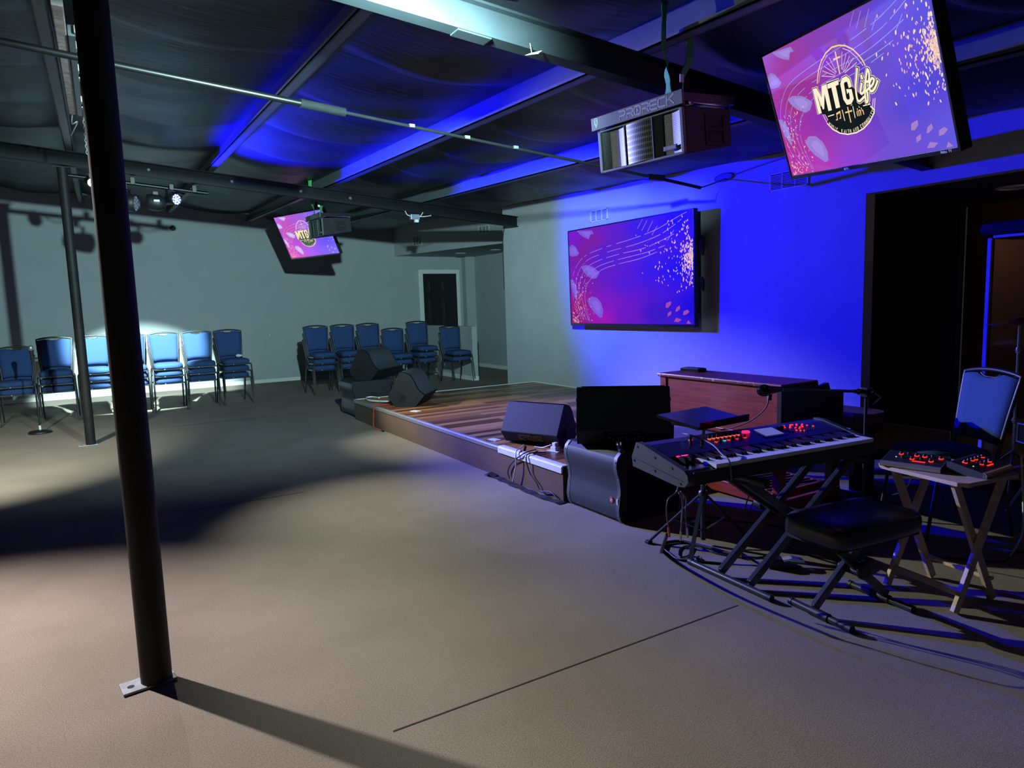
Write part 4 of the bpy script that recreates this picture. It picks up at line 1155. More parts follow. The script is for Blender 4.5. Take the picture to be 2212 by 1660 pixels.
# ------------------------------------------------------------------ plates, plugs and cables on the stage
for lab, x, y, a in (('white outlet plate on the stage floor near the far monitor wedge', 3.02, 7.26, 20), ('white outlet plate half under the small near wedge', 2.90, 5.2, 10)):
    t = thing('outlet_plate', lab, 'outlet plate', (x, y, .262), R(a), 'stage floor outlets')
    b = MB(); b.bx(-.035, .035, -.057, .057, 0, .006); b.build('plate', 'white', t, bevel=.002)
    for s_ in (-1, 1):
        b = MB(); b.lathe([(.016, .006), (.016, .0075)], (0, s_ * .024, 0)); b.build('socket', 'whitep', t)
t = thing('plug_adapter', 'white plug adapter standing in a stage floor plate', 'plug', (3.06, 4.48, .262), R(10))
b = MB(); b.bx(-.04, .04, -.065, .065, 0, .006); b.build('plate', 'white', t, bevel=.002)
b = MB(); b.bx(-.028, .028, -.03, .03, .006, .04); b.build('adapter', 'white', t, bevel=.004)
b = MB(); b.bx(-.02, .02, -.018, .02, .04, .07); b.build('plug', 'white', t, bevel=.005)
b = MB(); b.tube(bez([(-.02, .03, .05), (-.03, .08, .03), (-.02, .14, .012), (-.03, .22, .01)]), .005, 6); b.build('cord', 'cablewhite', t)
def cable(name, lab, paths, r, m, cat='cable', extra=None, grp=None):
    t = thing(name, lab, cat, (0, 0, 0), 0, grp)
    for P in paths:
        b = MB(); b.tube(bez(P, 6), r, 7); b.build('cord', m, t)
    if extra:
        for (a, c, rr, mm) in extra:
            b = MB(); b.tube([a, c], rr, 8); b.build('connector', mm, t)
    return t
cable('cable', 'thin black cable bowing down the riser under the small wedge', [[(2.95, 4.6, .27), (2.77, 4.5, .278), (2.768, 4.68, .172), (2.768, 4.755, .087), (2.765, 4.728, .03)]], .005, 'rubber', grp='cables down the riser')
cable('cable', 'white cord hanging straight down the riser beside the black ones', [[(2.97, 4.82, .27), (2.85, 4.68, .28), (2.76, 4.60, .278), (2.748, 4.595, .157), (2.746, 4.648, .022)]], .005, 'cablewhite', grp='cables down the riser')
cable('cable', 'black cable drooping along the riser toward the near subwoofer', [[(2.95, 4.46, .27), (2.77, 4.45, .278), (2.766, 4.42, .15), (2.766, 4.32, .08), (2.764, 4.26, .03), (2.766, 4.13, .05), (2.764, 4.04, .02)]], .005, 'rubber', grp='cables down the riser')
cable('cable', 'red cable looping over the far end of the riser', [[(3.05, 8.0, .27), (2.9, 7.95, .272), (2.766, 7.93, .284), (2.762, 7.96, .22), (2.762, 8.0, .02), (2.74, 7.85, .008), (2.75, 7.68, .008)]], .007, 'cablered', extra=[((2.75, 7.68, .01), (2.75, 7.62, .01), .012, 'rubber')])
cable('cable', 'white cable coiled at the far corner of the stage', [[(3.05, 8.55, .285), (3.02, 8.72, .285), (2.93, 8.7, .285), (2.87, 8.5, .285), (2.88, 8.34, .285), (2.97, 8.2, .285), (3.06, 8.1, .285)]], .01, 'cablewhite')
t = thing('cable_cover', 'crumpled black tape strip along the foot of the riser', 'tape strip', (0, 0, 0))
b = MB(); b.ribbon([(p[0], p[1], .006 + .004 * math.sin(i * 2.1)) for i, p in enumerate(bez([(2.80 - .05, 4.97, 0), (2.745, 4.8, 0), (2.735, 4.5, 0), (2.73, 4.2, 0), (2.755, 3.96, 0)], 5))], [.06 + .012 * math.sin(i * 1.7) for i in range(21)], .008, (1, 0, 0)); b.build('tape', 'stageblk', t)
b = MB(); b.ribbon([(2.75, 4.93, .01), (2.72, 4.99, .03), (2.73, 5.05, .012)], .05, .006, (1, 0, .3)); b.build('lifted_end', 'stageblk', t)

# ------------------------------------------------------------------ keyboard on its X stand
KB = thing('keyboard', 'stage keyboard with a blue-lit top and glowing red knobs', 'keyboard', (2.27, 2.564, 0), R(-5.5))
# local: x along the keys, y negative toward the player
KL = 1.265
prof = [(0.02, .735), (-.04, .731), (-.19, .698), (-.192, .668), (-.345, .668), (-.362, .655), (-.372, .63), (-.36, .6), (-.33, .588), (-.05, .612), (.045, .617), (.055, .66)]
b = MB(); b.prism(prof, lambda u, v, q: (q, u, v), .02, KL - .02); b.build('body', 'synth', KB, bevel=.004)
endp = [(0.022, .742), (-.04, .737), (-.2, .7), (-.345, .668), (-.37, .648), (-.374, .62), (-.35, .592), (-.3, .585), (-.05, .604), (.052, .612), (.06, .662)]
for x0, x1 in ((-.012, .02), (KL - .02, KL + .012)):
    b = MB(); b.prism(endp, lambda u, v, q: (q, u, v), x0, x1); e = b.build('end_cheek', 'synthend', KB, bevel=.006)
    b = MB(); xo = x0 if x0 < 0 else x1
    b.bar((xo, .05, .66), (xo, -.34, .617), .004, .004, (1, 0, 0)); 
    for y, z in ((.04, .645), (-.13, .625), (-.32, .604), (.01, .72), (-.13, .69), (-.26, .664)): b.lathe([(.006, 0), (.006, .003)], (xo, y, z), (-1 if x0 < 0 else 1, 0, 0), 10)
    b.build('end_screw', 'dark', e)
kx0, kx1 = .155, 1.235
nw = 45
kw = (kx1 - kx0) / nw
for i in range(nw):
    b = MB(); b.bx(kx0 + i * kw + .0006, kx0 + (i + 1) * kw - .0006, -.372, -.192, .664, .684)
    b.build('white_key', 'keyw', KB)
bi = 0
for i in range(nw - 1):
    if (i + 5) % 7 in (0, 1, 3, 4, 5):
        x = kx0 + (i + 1) * kw
        b = MB(); b.prism([(-.192, .684), (-.192, .697), (-.285, .695), (-.297, .684)], lambda u, v, q: (q, u, v), x - .0068, x + .0068); b.build('black_key', 'keyb', KB)
b = MB(); b.bx(.02, KL - .02, -.378, -.366, .6, .662); b.build('front_rail', 'blk', KB, bevel=.004)
def top(u, v, h=0):                      # point on the sloped control panel; v = distance from the back edge
    q = min(v, .23)
    z = .731 - (.033 / .15) * max(0, q - .06) if q > .06 else .735 - (.004 / .06) * q
    return Vector((u, .02 - v, z + h))
def knob(u, v, r, h, m, nm='knob', ring=None):
    b = MB(); p = top(u, v)
    b.lathe([(r, 0), (r, h * .7), (r * .85, h)], p, (0, .1, 1), 12)
    k = b.build(nm, m, KB)
    if ring:
        b = MB(); b.lathe([(r * 1.35, -.002), (r * 1.35, h * .16)], p, (0, .1, 1), 12); b.build('glow_ring', ring, k)
for i in range(8): knob(.385 + i * .028, .085, .0068, .02, 'knob', 'slider', 'ledorange')
for i in range(8): knob(.395 + i * .028, .125, .0058, .018, 'knob', 'knob', ('ledred', 'knob', 'ledblue', 'ledred', 'knob', 'ledpink', 'knob', 'ledred')[i])
knob(.275, .07, .008, .022, 'knob', 'knob', 'ledorange'); knob(.245, .11, .0085, .022, 'knob'); knob(.3, .13, .0085, .022, 'knob')
knob(.645, .075, .022, .012, 'ledpink', 'big_knob')
for i, (u, v) in enumerate(((.955, .09), (.972, .075), (.99, .06), (1.005, .06), (1.02, .075), (1.035, .062), (.985, .1), (1.0, .115), (1.02, .1), (1.05, .085), (1.04, .1), (.94, .06), (.925, .08), (.96, .13), (.98, .14), (1.0, .145), (1.07, .07), (1.085, .09), (1.11, .11))):
    knob(u, v, .005, .004, 'ledred', 'lit_button')
for i in range(12): knob(.99 + (i % 6) * .018, .13 + .014 * (i // 6), .0045, .003, 'knob', 'dark_button')
for i in range(3): knob(.9 + .012 * i, .11 + .014 * i, .008, .004, 'knob', 'dark_button')
knob(.895, .08, .018, .014, 'knob', 'data_dial')
b = MB(); P = [top(.70, .04, .003), top(.86, .04, .003), top(.86, .165, .003), top(.70, .165, .003)]; b.add(P + [p + Vector((0, 0, -.004)) for p in P], [(3, 2, 1, 0), (0, 1, 5, 4), (1, 2, 6, 5), (2, 3, 7, 6), (3, 0, 4, 7)]); ds = b.build('display_frame', 'blkgloss', KB)
b = MB(); P = [top(.715, .06, .0045), top(.845, .06, .0045), top(.845, .15, .0045), top(.715, .15, .0045)]; b.add(P, [(3, 2, 1, 0)]); b.build('display', 'lcd', ds)
for x in (.075, .115):
    b = MB(); b.cyl((x - .011, -.235, .676), (x + .011, -.235, .676), .03, 20); b.build('bend_wheel', 'knob', KB)
for x in (.07, .1, .12):
    b = MB(); b.bx(x, x + .016, -.2, -.19, .694, .699); b.build('lit_button', 'ledpink', KB)
b = MB(); b.strokes(text_lines('YAMAHA', .1, -.045, .012, .012, .005), lambda u, v, q: (u, v, top(0, .02 - v).z + .001), .0025); b.build('brand_mark', 'synthend', KB)

t = thing('keyboard_stand', 'black double-braced X stand holding up the stage keyboard', 'stand', (0, 0, 0))
yA, yB = 2.395, 2.205
b = MB()
for y in (yA, yB): b.bar((2.66, y, .03), (3.46, y, .548), .042, .028, (0, 1, 0))
b.build('leg', 'standblk', t, bevel=.003)
b = MB()
for y in (yA - .045, yB + .045): b.bar((3.46, y, .03), (2.66, y, .548), .042, .028, (0, 1, 0))
b.build('leg', 'standblk', t, bevel=.003)
b = MB(); b.cyl((3.06, yA + .03, .302), (3.06, yB - .03, .302), .03, 14); b.build('pivot', 'blk', t)
b = MB(); b.cyl((3.05, yA + .045, .31), (3.05, yA + .09, .31), .035, 10); b.build('lock_knob', 'blk', t)
for x in (2.655, 3.465):
    b = MB(); b.cyl((x, 2.6, .0185), (x - .03, 2.06, .0185), .0165, 14); ft = b.build('floor_tube', 'standblk', t)
    for y in (2.6, 2.06):
        b = MB(); b.cyl((x - (2.6 - y) / .54 * .03, y - .012, .0185), (x - (2.6 - y) / .54 * .03, y + .012, .0185), .0182, 14); b.build('end_cap', 'blk', ft)
for x in (2.66, 3.46):
    b = MB(); b.cyl((x, 2.52, .56), (x, 2.13, .56), .016, 12); at = b.build('support_arm', 'standblk', t)
    for y0, y1 in ((2.53, 2.43), (2.2, 2.11)):
        b = MB(); b.cyl((x, y0, .56), (x, y1, .56), .0215, 12); b.build('foam_grip', 'blk', at)

# ------------------------------------------------------------------ keyboard bench
t = thing('keyboard_bench', 'black padded X-frame bench in front of the keyboard', 'bench', (2.86, 1.80, 0), R(-6))
b = MB(); m = 32; vs = []; fs = []
rings = [(.93, .37), (.985, .378), (1, .4), (1, .425), (.985, .447), (.93, .46), (.7, .468), (.3, .47)]
for s_, z in rings:
    for k in range(m):
        a = 2 * PI * k / m
        vs.append((math.copysign(abs(math.cos(a)) ** .3, math.cos(a)) * .285 * s_, math.copysign(abs(math.sin(a)) ** .3, math.sin(a)) * .17 * s_, z))
vs.append((0, 0, .469))
for i in range(len(rings) - 1):
    for k in range(m): fs.append((i * m + k, i * m + (k + 1) % m, (i + 1) * m + (k + 1) % m, (i + 1) * m + k))
L = (len(rings) - 1) * m
for k in range(m): fs.append((L + k, L + (k + 1) % m, len(vs) - 1))
b.add(vs, fs, 0, True); b.add(vs[:m], [tuple(range(m))[::-1]]); b.build('seat_pad', 'vinyl', t)
b = MB(); b.bx(-.26, .26, -.14, .14, .355, .372); b.build('seat_board', 'dark', t)
for sg, y in ((1, .03), (-1, -.03)):
    b = MB(); b.bar((-sg * .2, y, .04), (sg * .17, y, .355), .04, .024, (0, 1, 0)); b.build('leg', 'standblk', t, bevel=.003)
b = MB(); b.cyl((0, .06, .19), (0, -.06, .19), .02, 14); b.build('pivot', 'blk', t)
b = MB(); b.lathe([(.045, 0), (.045, .015), (.03, .02)], (0, -.06, .21), (0, -1, 0), 20); b.build('height_disc', 'blk', t)
for x in (-.2, .2):
    b = MB(); b.cyl((x, .165, .019), (x, -.165, .019), .0165, 14); ft = b.build('floor_tube', 'standblk', t)
    b = MB(); b.cyl((x, .045, .019), (x, -.05, .019), .021, 14); b.build('clamp_sleeve', 'blk', ft)
    b = MB(); b.cyl((x, -.15, .019), (x, -.168, .019), .0185, 14); b.cyl((x, .15, .019), (x, .168, .019), .0185, 14); b.build('end_cap', 'blk', ft)

# ------------------------------------------------------------------ tray table with two personal mixers
t = thing('tray_table', 'small folding wooden tray table with crossed legs', 'table', (3.35, 1.655, 0), R(-9))
b = MB(); ch = .03
o_ = [(-.195, -.225 + ch), (-.195 + ch, -.225), (.195 - ch, -.225), (.195, -.225 + ch), (.195, .225 - ch), (.195 - ch, .225), (-.195 + ch, .225), (-.195, .225 - ch)]
b.prism(o_, lambda u, v, q: (u, v, q), .602, .62); b.build('top', 'pine', t, bevel=.003)
for y in (.16, -.16):
    for sg in (1, -1):
        yy = y + (.012 if sg > 0 else -.012) * (1 if y > 0 else -1)
        b = MB(); b.bar((-sg * .145, yy, 0.008), (sg * .145, yy, .6), .038, .02, (0, 1, 0)); b.build('leg', 'pine', t, bevel=.002)
b = MB(); b.bar((-.105, -.16, .09), (-.105, .16, .09), .016, .03); b.build('stretcher', 'pine', t, bevel=.002)
b = MB(); b.bar((.105, -.17, .12), (.105, .17, .12), .03, .016); b.build('stretcher', 'pine', t, bevel=.002)
b = MB(); b.bx(-.13, -.1, -.2, .2, .588, .602); b.build('cleat', 'pine', t)
def mixer(lab, x, y, rz):
    t = thing('personal_mixer', lab, 'mixer', (x, y, .621), rz)
    W2, D = .125, .16
    pr = [(-D/2, 0), (D/2, 0), (D/2, .05), (D/2 - .02, .052), (-D/2 + .02, .026), (-D/2, .02)]
    b = MB(); b.prism(pr, lambda u, v, q: (q, u, v), -W2, W2); b.build('case', 'blk', t, bevel=.003)
    b = MB(); b.prism([(-D/2 - .006, .002), (-D/2 + .012, .002), (-D/2 + .012, .027), (-D/2 + .002, .026), (-D/2 - .006, .016)], lambda u, v, q: (q, u, v), -W2 - .004, W2 + .004); b.build('front_strip', 'silver', t, bevel=.002)
    for s_ in (-1, 1):
        b = MB(); b.prism([(u * 1.0, v) for u, v in pr], lambda u, v, q: (q, u, v), s_ * W2 - .004, s_ * W2 + .004); b.build('side_cheek', 'synthend', t, bevel=.002)
    def sp(u, v): q = (v + D/2 - .02) / (D - .04); return Vector((u, v, .026 + .026 * q))
    for i in range(6):
        u = -.07 + i * .034; p = sp(u, .03)
        b = MB(); b.lathe([(.008, 0), (.008, .011), (.006, .014)], p, (0, -.2, 1), 12); k = b.build('knob', 'knob', t)
        if i in (0, 2, 3, 5):
            b = MB(); b.lathe([(.0105, -.001), (.0105, .003)], p, (0, -.2, 1), 12); b.build('glow_ring', 'ledred', k)
    for i in range(4):
        u = -.05 + i * .04; p = sp(u, -.012)
        b = MB(); b.lathe([(.008, 0), (.008, .011), (.006, .014)], p, (0, -.2, 1), 12); k = b.build('knob', 'knob', t)
        if i in (1, 3):
            b = MB(); b.lathe([(.0105, -.001), (.0105, .003)], p, (0, -.2, 1), 12); b.build('glow_ring', 'ledred', k)
    b = MB()
    for i in range(8):
        p = sp(.0 + i * .007, -.035); b.box(p + Vector((0, 0, .001)), (.005, .006, .003))
    b.build('level_meter', 'ledred', t)
    for i in range(2):
        p = sp(-.08 + i * .03, -.01); b = MB(); b.lathe([(.003, 0), (.003, .002)], p, (0, -.2, 1), 8); b.build('indicator', 'ledgreen', t)
    b = MB(); b.bx(-.06, -.03, D/2 - .005, D/2 + .015, .015, .035); b.bx(.02, .05, D/2 - .005, D/2 + .015, .015, .035); b.build('rear_connector', 'blk', t)
    return t
mixer('black personal mixer on the tray table, silver strip toward the keyboard side', 3.275, 1.755, R(-78))
mixer('black personal mixer on the tray table corner, sloped side panel showing', 3.40, 1.535, R(2))
cable('mixer_cable', 'thin black cables lying on the tray table between the mixers', [[(3.36, 1.72, .626), (3.42, 1.78, .64), (3.47, 1.72, .628), (3.44, 1.66, .626), (3.38, 1.64, .626)], [(3.36, 1.68, .626), (3.38, 1.66, .63), (3.36, 1.62, .626), (3.39, 1.61, .626)]], .0035, 'rubber')

# ------------------------------------------------------------------ music stand behind the keyboard
t = thing('music_stand', 'black music stand with its desk laid flat, glowing blue', 'music stand', (2.95, 2.79, 0))
b = MB(); b.cyl((0, 0, .03), (0, 0, .36), .016, 12); b.build('lower_tube', 'standblk', t)
b = MB(); b.cyl((0, 0, .3), (0, -.0, .74), .0105, 12); b.build('upper_tube', 'standblk', t)
b = MB(); b.lathe([(.02, .27), (.028, .28), (.028, .32), (.02, .33)]); b.build('collar', 'standblk', t)
for k, (dx, dy) in enumerate(((-.26, -.15), (-.45 * .55, .2), (.3, -.06))):
    b = MB(); b.bar((dx * .06, dy * .06, .3), (dx, dy, .012), .022, .012); l = b.build('leg', 'standblk', t)
    b = MB(); b.bar((0, 0, .08), (dx * .55, dy * .55, .15), .016, .006); b.build('brace', 'standblk', l)
    b = MB(); b.box((dx, dy, .01), (.035, .035, .018)); b.build('rubber_foot', 'blk', l, bevel=.004)
mt = Matrix.Translation((-.07, -.06, .782)) @ Matrix.Rotation(R(4), 4, 'Z') @ Matrix.Rotation(R(7), 4, 'X')
def mm(b): b.v = [tuple(mt @ Vector(p)) for p in b.v]; return b
b = MB(); b.bx(-.21, .21, -.15, .15, -.003, .004); d = mm(b).build('desk', 'synth', t, bevel=.002)
b = MB(); b.bx(-.21, .21, -.158, -.152, -.01, .03); b.bx(-.216, -.21, -.15, .15, -.012, .004); mm(b).build('desk_lip', 'blkgloss', d)
b = MB(); b.bx(-.14, .14, -.1, .1, .0042, .0055); mm(b).build('desk_panel', 'synth', d)
b = MB(); b.box((-.02, -.02, .748), (.1, .07, .03)); b.build('tilt_clamp', 'standblk', t, bevel=.006)

# ------------------------------------------------------------------ boom microphone
t = thing('boom_stand', 'black boom microphone stand reaching over the keyboard', 'microphone stand', (3.80, 2.33, 0))
b = MB(); b.cyl((0, 0, .1), (0, 0, .87), .0095, 10); b.build('pole', 'frame', t)
for k in range(3):
    a = R(100 + 120 * k)
    b = MB(); b.tube([(math.cos(a) * .02, math.sin(a) * .02, .14), (math.cos(a) * .28, math.sin(a) * .28, .012)], .008, 8); l = b.build('leg', 'frame', t)
    b = MB(); b.cyl((math.cos(a) * .27, math.sin(a) * .27, .013), (math.cos(a) * .3, math.sin(a) * .3, .013), .013, 8); b.build('rubber_foot', 'blk', l)
bm0, bm1 = Vector((.1, .02, .868)), Vector((-.862, -.083, .977))
b = MB(); b.cyl(bm0, bm1, .0085, 10); bo = b.build('boom', 'frame', t)
b = MB(); b.cyl(bm0 + Vector((-.0, 0, 0)), bm0 + Vector((-.22, -.023, .024)), .0125, 10); b.build('counter_grip', 'blk', bo)
b = MB(); b.box((0, 0, .875), (.05, .05, .06)); b.cyl((0, -.05, .875), (0, .05, .875), .018, 12); b.build('boom_clamp', 'rigblk', t, bevel=.006)
b = MB(); b.tube([(.0, -.05, .875), (.03, -.07, .85), (-.03, -.06, .81)], .004, 6); b.build('clamp_lever', 'chrome', t)
t = thing('microphone', 'black microphone on the boom over the keyboard, cable hanging', 'microphone', (2.86, 2.235, .985))
b = MB(); b.lathe([(.012, 0), (.018, .06), (.022, .12)], (.06, .005, -.004), (-1, -.08, .06), 16); b.build('body', 'blk', t)
b = MB(); b.lathe([(.022, .118), (.03, .13), (.031, .15), (.024, .17), (.01, .178)], (.06, .005, -.004), (-1, -.08, .06), 16); b.build('grille_ball', 'blkgloss', t)
b = MB(); b.tube(bez([(-.035, 0, -.03), (-.05, .01, -.09), (-.075, .08, -.16), (-.09, .2, -.215), (-.08, .27, -.232), (-.03, .28, -.236)]), .0035, 6); b.build('cord', 'rubber', t)
b = MB(); b.cyl((-.03, 0, -.02), (-.036, 0, -.05), .011, 10); b.build('connector', 'blk', t)

# ------------------------------------------------------------------ organ
OX, OY0, OY1 = 3.72, 2.85, 3.965
t = thing('organ', 'red-brown wooden console organ with scuffed back panel and worn lid edge', 'organ', (OX, (OY0 + OY1) / 2, 0))
hw_ = (OY1 - OY0) / 2
b = MB(); b.bx(.012, .03, -hw_ + .03, hw_ - .03, .5, .86); bp = b.build('back_panel', 'wood', t)
b = MB(); b.bx(.0, .034, -hw_ + .03, hw_ - .03, .5, .53); b.bx(0, .034, -hw_ + .028, -hw_ + .06, .5, .86); b.bx(0, .034, hw_ - .06, hw_ - .028, .5, .86); b.build('panel_frame', 'wood', t, bevel=.004)
cheek = [(0, .48), (0, .862), (.30, .862), (.42, .84), (.49, .855), (.515, .80), (.55, .785), (.66, .79), (.665, .51), (.64, .48)]
for s_ in (-1, 1):
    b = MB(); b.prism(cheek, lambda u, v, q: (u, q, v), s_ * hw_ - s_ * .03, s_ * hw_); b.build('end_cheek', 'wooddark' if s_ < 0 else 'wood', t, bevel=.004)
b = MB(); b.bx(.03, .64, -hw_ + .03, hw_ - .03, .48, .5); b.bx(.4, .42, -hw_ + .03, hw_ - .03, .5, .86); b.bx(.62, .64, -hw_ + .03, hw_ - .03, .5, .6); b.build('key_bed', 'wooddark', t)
for k, (y0, z0) in enumerate(((.43, .64), (.5, .585))):
    b = MB(); b.bx(y0, y0 + .13, -hw_ + .1, hw_ - .1, z0, z0 + .02); b.build('manual', 'keyw', t)
b = MB(); b.bx(-.012, .36, -hw_ - .012, hw_ + .012, .866, .884); b.build('lid', 'woodtop', t, bevel=.004)
b = MB(); b.bx(-.02, -.004, -hw_ - .016, hw_ + .016, .858, .882); b.build('lid_edge', 'woodedge', t, bevel=.006)
for x, y in ((.04, -1), (.04, 1), (.60, -1), (.60, 1)):
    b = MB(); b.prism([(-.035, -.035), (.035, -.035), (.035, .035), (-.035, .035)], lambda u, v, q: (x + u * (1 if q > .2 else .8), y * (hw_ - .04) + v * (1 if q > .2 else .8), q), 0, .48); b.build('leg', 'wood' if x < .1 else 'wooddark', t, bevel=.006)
for y in (-hw_ + .025, hw_ - .025):
    b = MB(); b.bx(.02, .66, y - .018, y + .018, .03, .1); b.build('floor_rail', 'wood', t, bevel=.004)
t = thing('pedalboard', 'slatted wooden pedalboard on the floor under the organ', 'pedalboard', (3.80, 3.435, 0))
b = MB(); b.bx(.03, .07, -.44, .44, .02, .11); b.build('cross_rail', 'wood', t, bevel=.004)
b = MB(); b.bx(.7, .74, -.44, .44, .02, .07); b.build('cross_rail', 'wood', t, bevel=.004)
b = MB(); b.bx(.0, .74, .44, .47, .0, .12); b.build('end_board', 'wood', t, bevel=.004)
b = MB(); b.bx(.0, .74, -.47, -.44, .0, .12); b.build('end_board', 'wood', t, bevel=.004)
for i in range(15):
    y = -.41 + i * .0585
    b = MB(); b.bar((.07, y, .1), (.7, y, .06), .022, .026); b.build('pedal', 'pine' if False else 'bench', t, bevel=.003)
t = thing('organ_bench', 'brown upholstered organ bench, rounded end beside the dark doorway', 'bench', (4.80, 3.36, 0))
b = MB()
bp_ = [(-.16, -.42), (-.13, -.48), (-.06, -.52), (.06, -.52), (.13, -.48), (.16, -.42), (.16, .42), (.13, .48), (-.13, .48), (-.16, .42)]
b.prism(bp_, lambda u, v, q: (u, v, q), .50, .58); b.build('seat_pad', 'bench', t, bevel=.02, seg=3)
b = MB(); b.prism(bp_, lambda u, v, q: (u * .94, v * .97, q), .47, .5); b.build('seat_board', 'wooddark', t)
for y in (-.4, .4):
    b = MB(); b.bx(-.13, .13, y - .02, y + .02, 0, .47); b.build('end_leg', 'wooddark', t, bevel=.004)
b = MB(); b.bar((0, -.4, .15), (0, .4, .15), .02, .06); b.build('stretcher', 'wooddark', t)
t = thing('black_case', 'flat black box lying on the organ lid at the back', 'box', (3.97, 3.86, .8845), R(4))
b = MB(); b.bx(-.05, .05, -.09, .09, 0, .024); b.build('box', 'blkgloss', t, bevel=.003)
b = MB(); b.bx(-.04, .04, -.08, .08, .024, .028); b.build('lid', 'blk', t, bevel=.001)

# ------------------------------------------------------------------ pedal and floor cables
t = thing('sustain_pedal', 'small sustain pedal with shiny tongue on the carpet under the keyboard', 'pedal', (3.04, 2.29, 0), R(-38))
b = MB(); b.prism([(-.09, 0), (.07, 0), (.07, .01), (-.01, .02), (-.02, .055), (-.085, .06)], lambda u, v, q: (u, q, v), -.035, .035); b.build('housing', 'blk', t, bevel=.004)
b = MB(); b.prism([(-.02, .045), (.03, .058), (.09, .045), (.095, .037), (.03, .048), (-.02, .036)], lambda u, v, q: (u, q, v), -.024, .024); b.build('tongue', 'chrome', t, bevel=.003)
H = lambda L: L
cable('cable', 'bundle of cables with shiny plugs dangling beneath the keyboard end', [
    [(2.37, 2.40, .58), (2.355, 2.40, .511), (2.297, 2.4, .48), (2.287, 2.4, .412), (2.299, 2.4, .339)], [(2.368, 2.4, .5), (2.393, 2.4, .451), (2.389, 2.4, .368), (2.382, 2.4, .3)],
    [(2.374, 2.41, .503), (2.405, 2.41, .46), (2.402, 2.41, .354), (2.389, 2.41, .29)], [(2.38, 2.4, .507), (2.418, 2.4, .463), (2.414, 2.4, .376), (2.424, 2.4, .31)], [(2.371, 2.42, .506), (2.421, 2.42, .476), (2.411, 2.42, .388), (2.405, 2.42, .345)]], .0035, 'cablegrey', 'cable',
    [((2.299, 2.4, .339), (2.304, 2.4, .29), .006, 'cableorange'), ((2.382, 2.4, .3), (2.38, 2.4, .26), .005, 'chrome'), ((2.389, 2.41, .29), (2.388, 2.41, .25), .005, 'chrome'), ((2.424, 2.4, .31), (2.428, 2.4, .26), .006, 'chrome')])
def floorc(lab, L, r=.006, m='rubber'): return cable('floor_cable', lab, [[(x, y, r + .001 + (z if z > .02 else 0)) for x, y, z in L]], r, m, 'cable', None, 'cables on the carpet')
floorc('thick black cable rising from the carpet and curving behind the near stand foot', [(2.30, 2.41, .29), (2.40, 2.55, .16), (2.55, 2.72, .05), (2.66, 2.83, .008), (2.70, 2.87, .008), (2.77, 2.915, .008), (2.86, 2.88, .008), (2.9, 2.76, .008), (2.93, 2.62, .008), (2.95, 2.5, .008)], .009)
floorc('black cable running over the carpet to the stand floor tube end', [(2.70, 2.87, .008), (2.675, 2.79, .008), (2.648, 2.69, .008), (2.70, 2.62, .008), (2.8, 2.5, .008)], .006)
floorc('thin looped black cable on the carpet between the stand feet', [(2.86, 2.78, 0), (2.76, 2.71, 0), (2.70, 2.70, 0), (2.69, 2.725, 0), (2.77, 2.8, 0), (2.84, 2.815, 0), (2.88, 2.77, 0), (2.89, 2.63, 0), (2.97, 2.49, 0), (3.09, 2.445, 0), (3.22, 2.5, 0), (3.31, 2.59, 0)], .004)
floorc('small black loop of cable near the tripod foot', [(2.74, 2.69, 0), (2.765, 2.64, 0), (2.745, 2.615, 0), (2.72, 2.612, 0), (2.74, 2.645, 0), (2.78, 2.66, 0)], .004)
floorc('black cable along the dark carpet behind the music stand', [(3.14, 3.2, 0), (3.36, 3.12, 0), (3.40, 2.98, 0), (3.5, 2.85, 0), (3.56, 2.7, 0), (3.66, 2.6, 0)], .006)
floorc('black cables snaking on the floor right of the tray table', [(3.72, 1.95, 0), (3.85, 1.84, 0), (4.0, 1.68, 0), (4.2, 1.7, 0), (4.4, 1.58, 0), (4.7, 1.6, 0)], .007)
floorc('black cable looping on the floor between bench and tray table', [(3.36, 2.56, 0), (3.28, 2.38, 0), (3.33, 2.2, 0), (3.42, 2.12, 0), (3.4, 2.02, 0), (3.28, 2.0, 0)], .006)
cable('dangling_cable', 'two grey cables hanging behind the keyboard down to the carpet', [[(3.22, 2.66, .6), (3.30, 2.72, .35), (3.285, 2.77, .15), (3.29, 2.77, .03), (3.33, 2.74, .008)], [(3.40, 2.64, .6), (3.39, 2.76, .24), (3.35, 2.78, .15), (3.34, 2.8, .03), (3.36, 2.88, .008)]], .004, 'cablegrey')
cable('dangling_cable', 'white cord hanging at the right edge near the drums', [[(4.42, 1.78, .5), (4.33, 1.72, .2), (4.27, 1.7, .08), (4.10, 1.68, .012)]], .005, 'cablewhite')
cable('dangling_cable', 'white cord drooping below the tray table top', [[(3.42, 1.86, .6), (3.47, 1.88, .5), (3.44, 1.9, .44), (3.40, 1.93, .42)]], .0035, 'cablewhite')
cable('keyboard_cable', 'grey cable lying across the keyboard controls and over the keys', [[(2.53, 2.53, .76), (2.51, 2.47, .765), (2.54, 2.42, .748), (2.53, 2.33, .732), (2.475, 2.22, .71), (2.46, 2.165, .69), (2.46, 2.15, .6)]], .004, 'cablegrey')
t = thing('power_adapter', 'black power adapter with a coiled cord on the carpet behind the stand', 'power adapter', (3.16, 3.02, 0), R(20))
b = MB(); b.bx(-.07, .07, -.04, .04, 0, .045); b.build('brick', 'blk', t, bevel=.006)
b = MB(); b.tube([(.11 + math.cos(a * .7) * .035, -.03 + math.sin(a * .7) * .03, .006 + .0016 * a) for a in range(30)], .003, 5); b.build('coiled_cord', 'rubber', t)

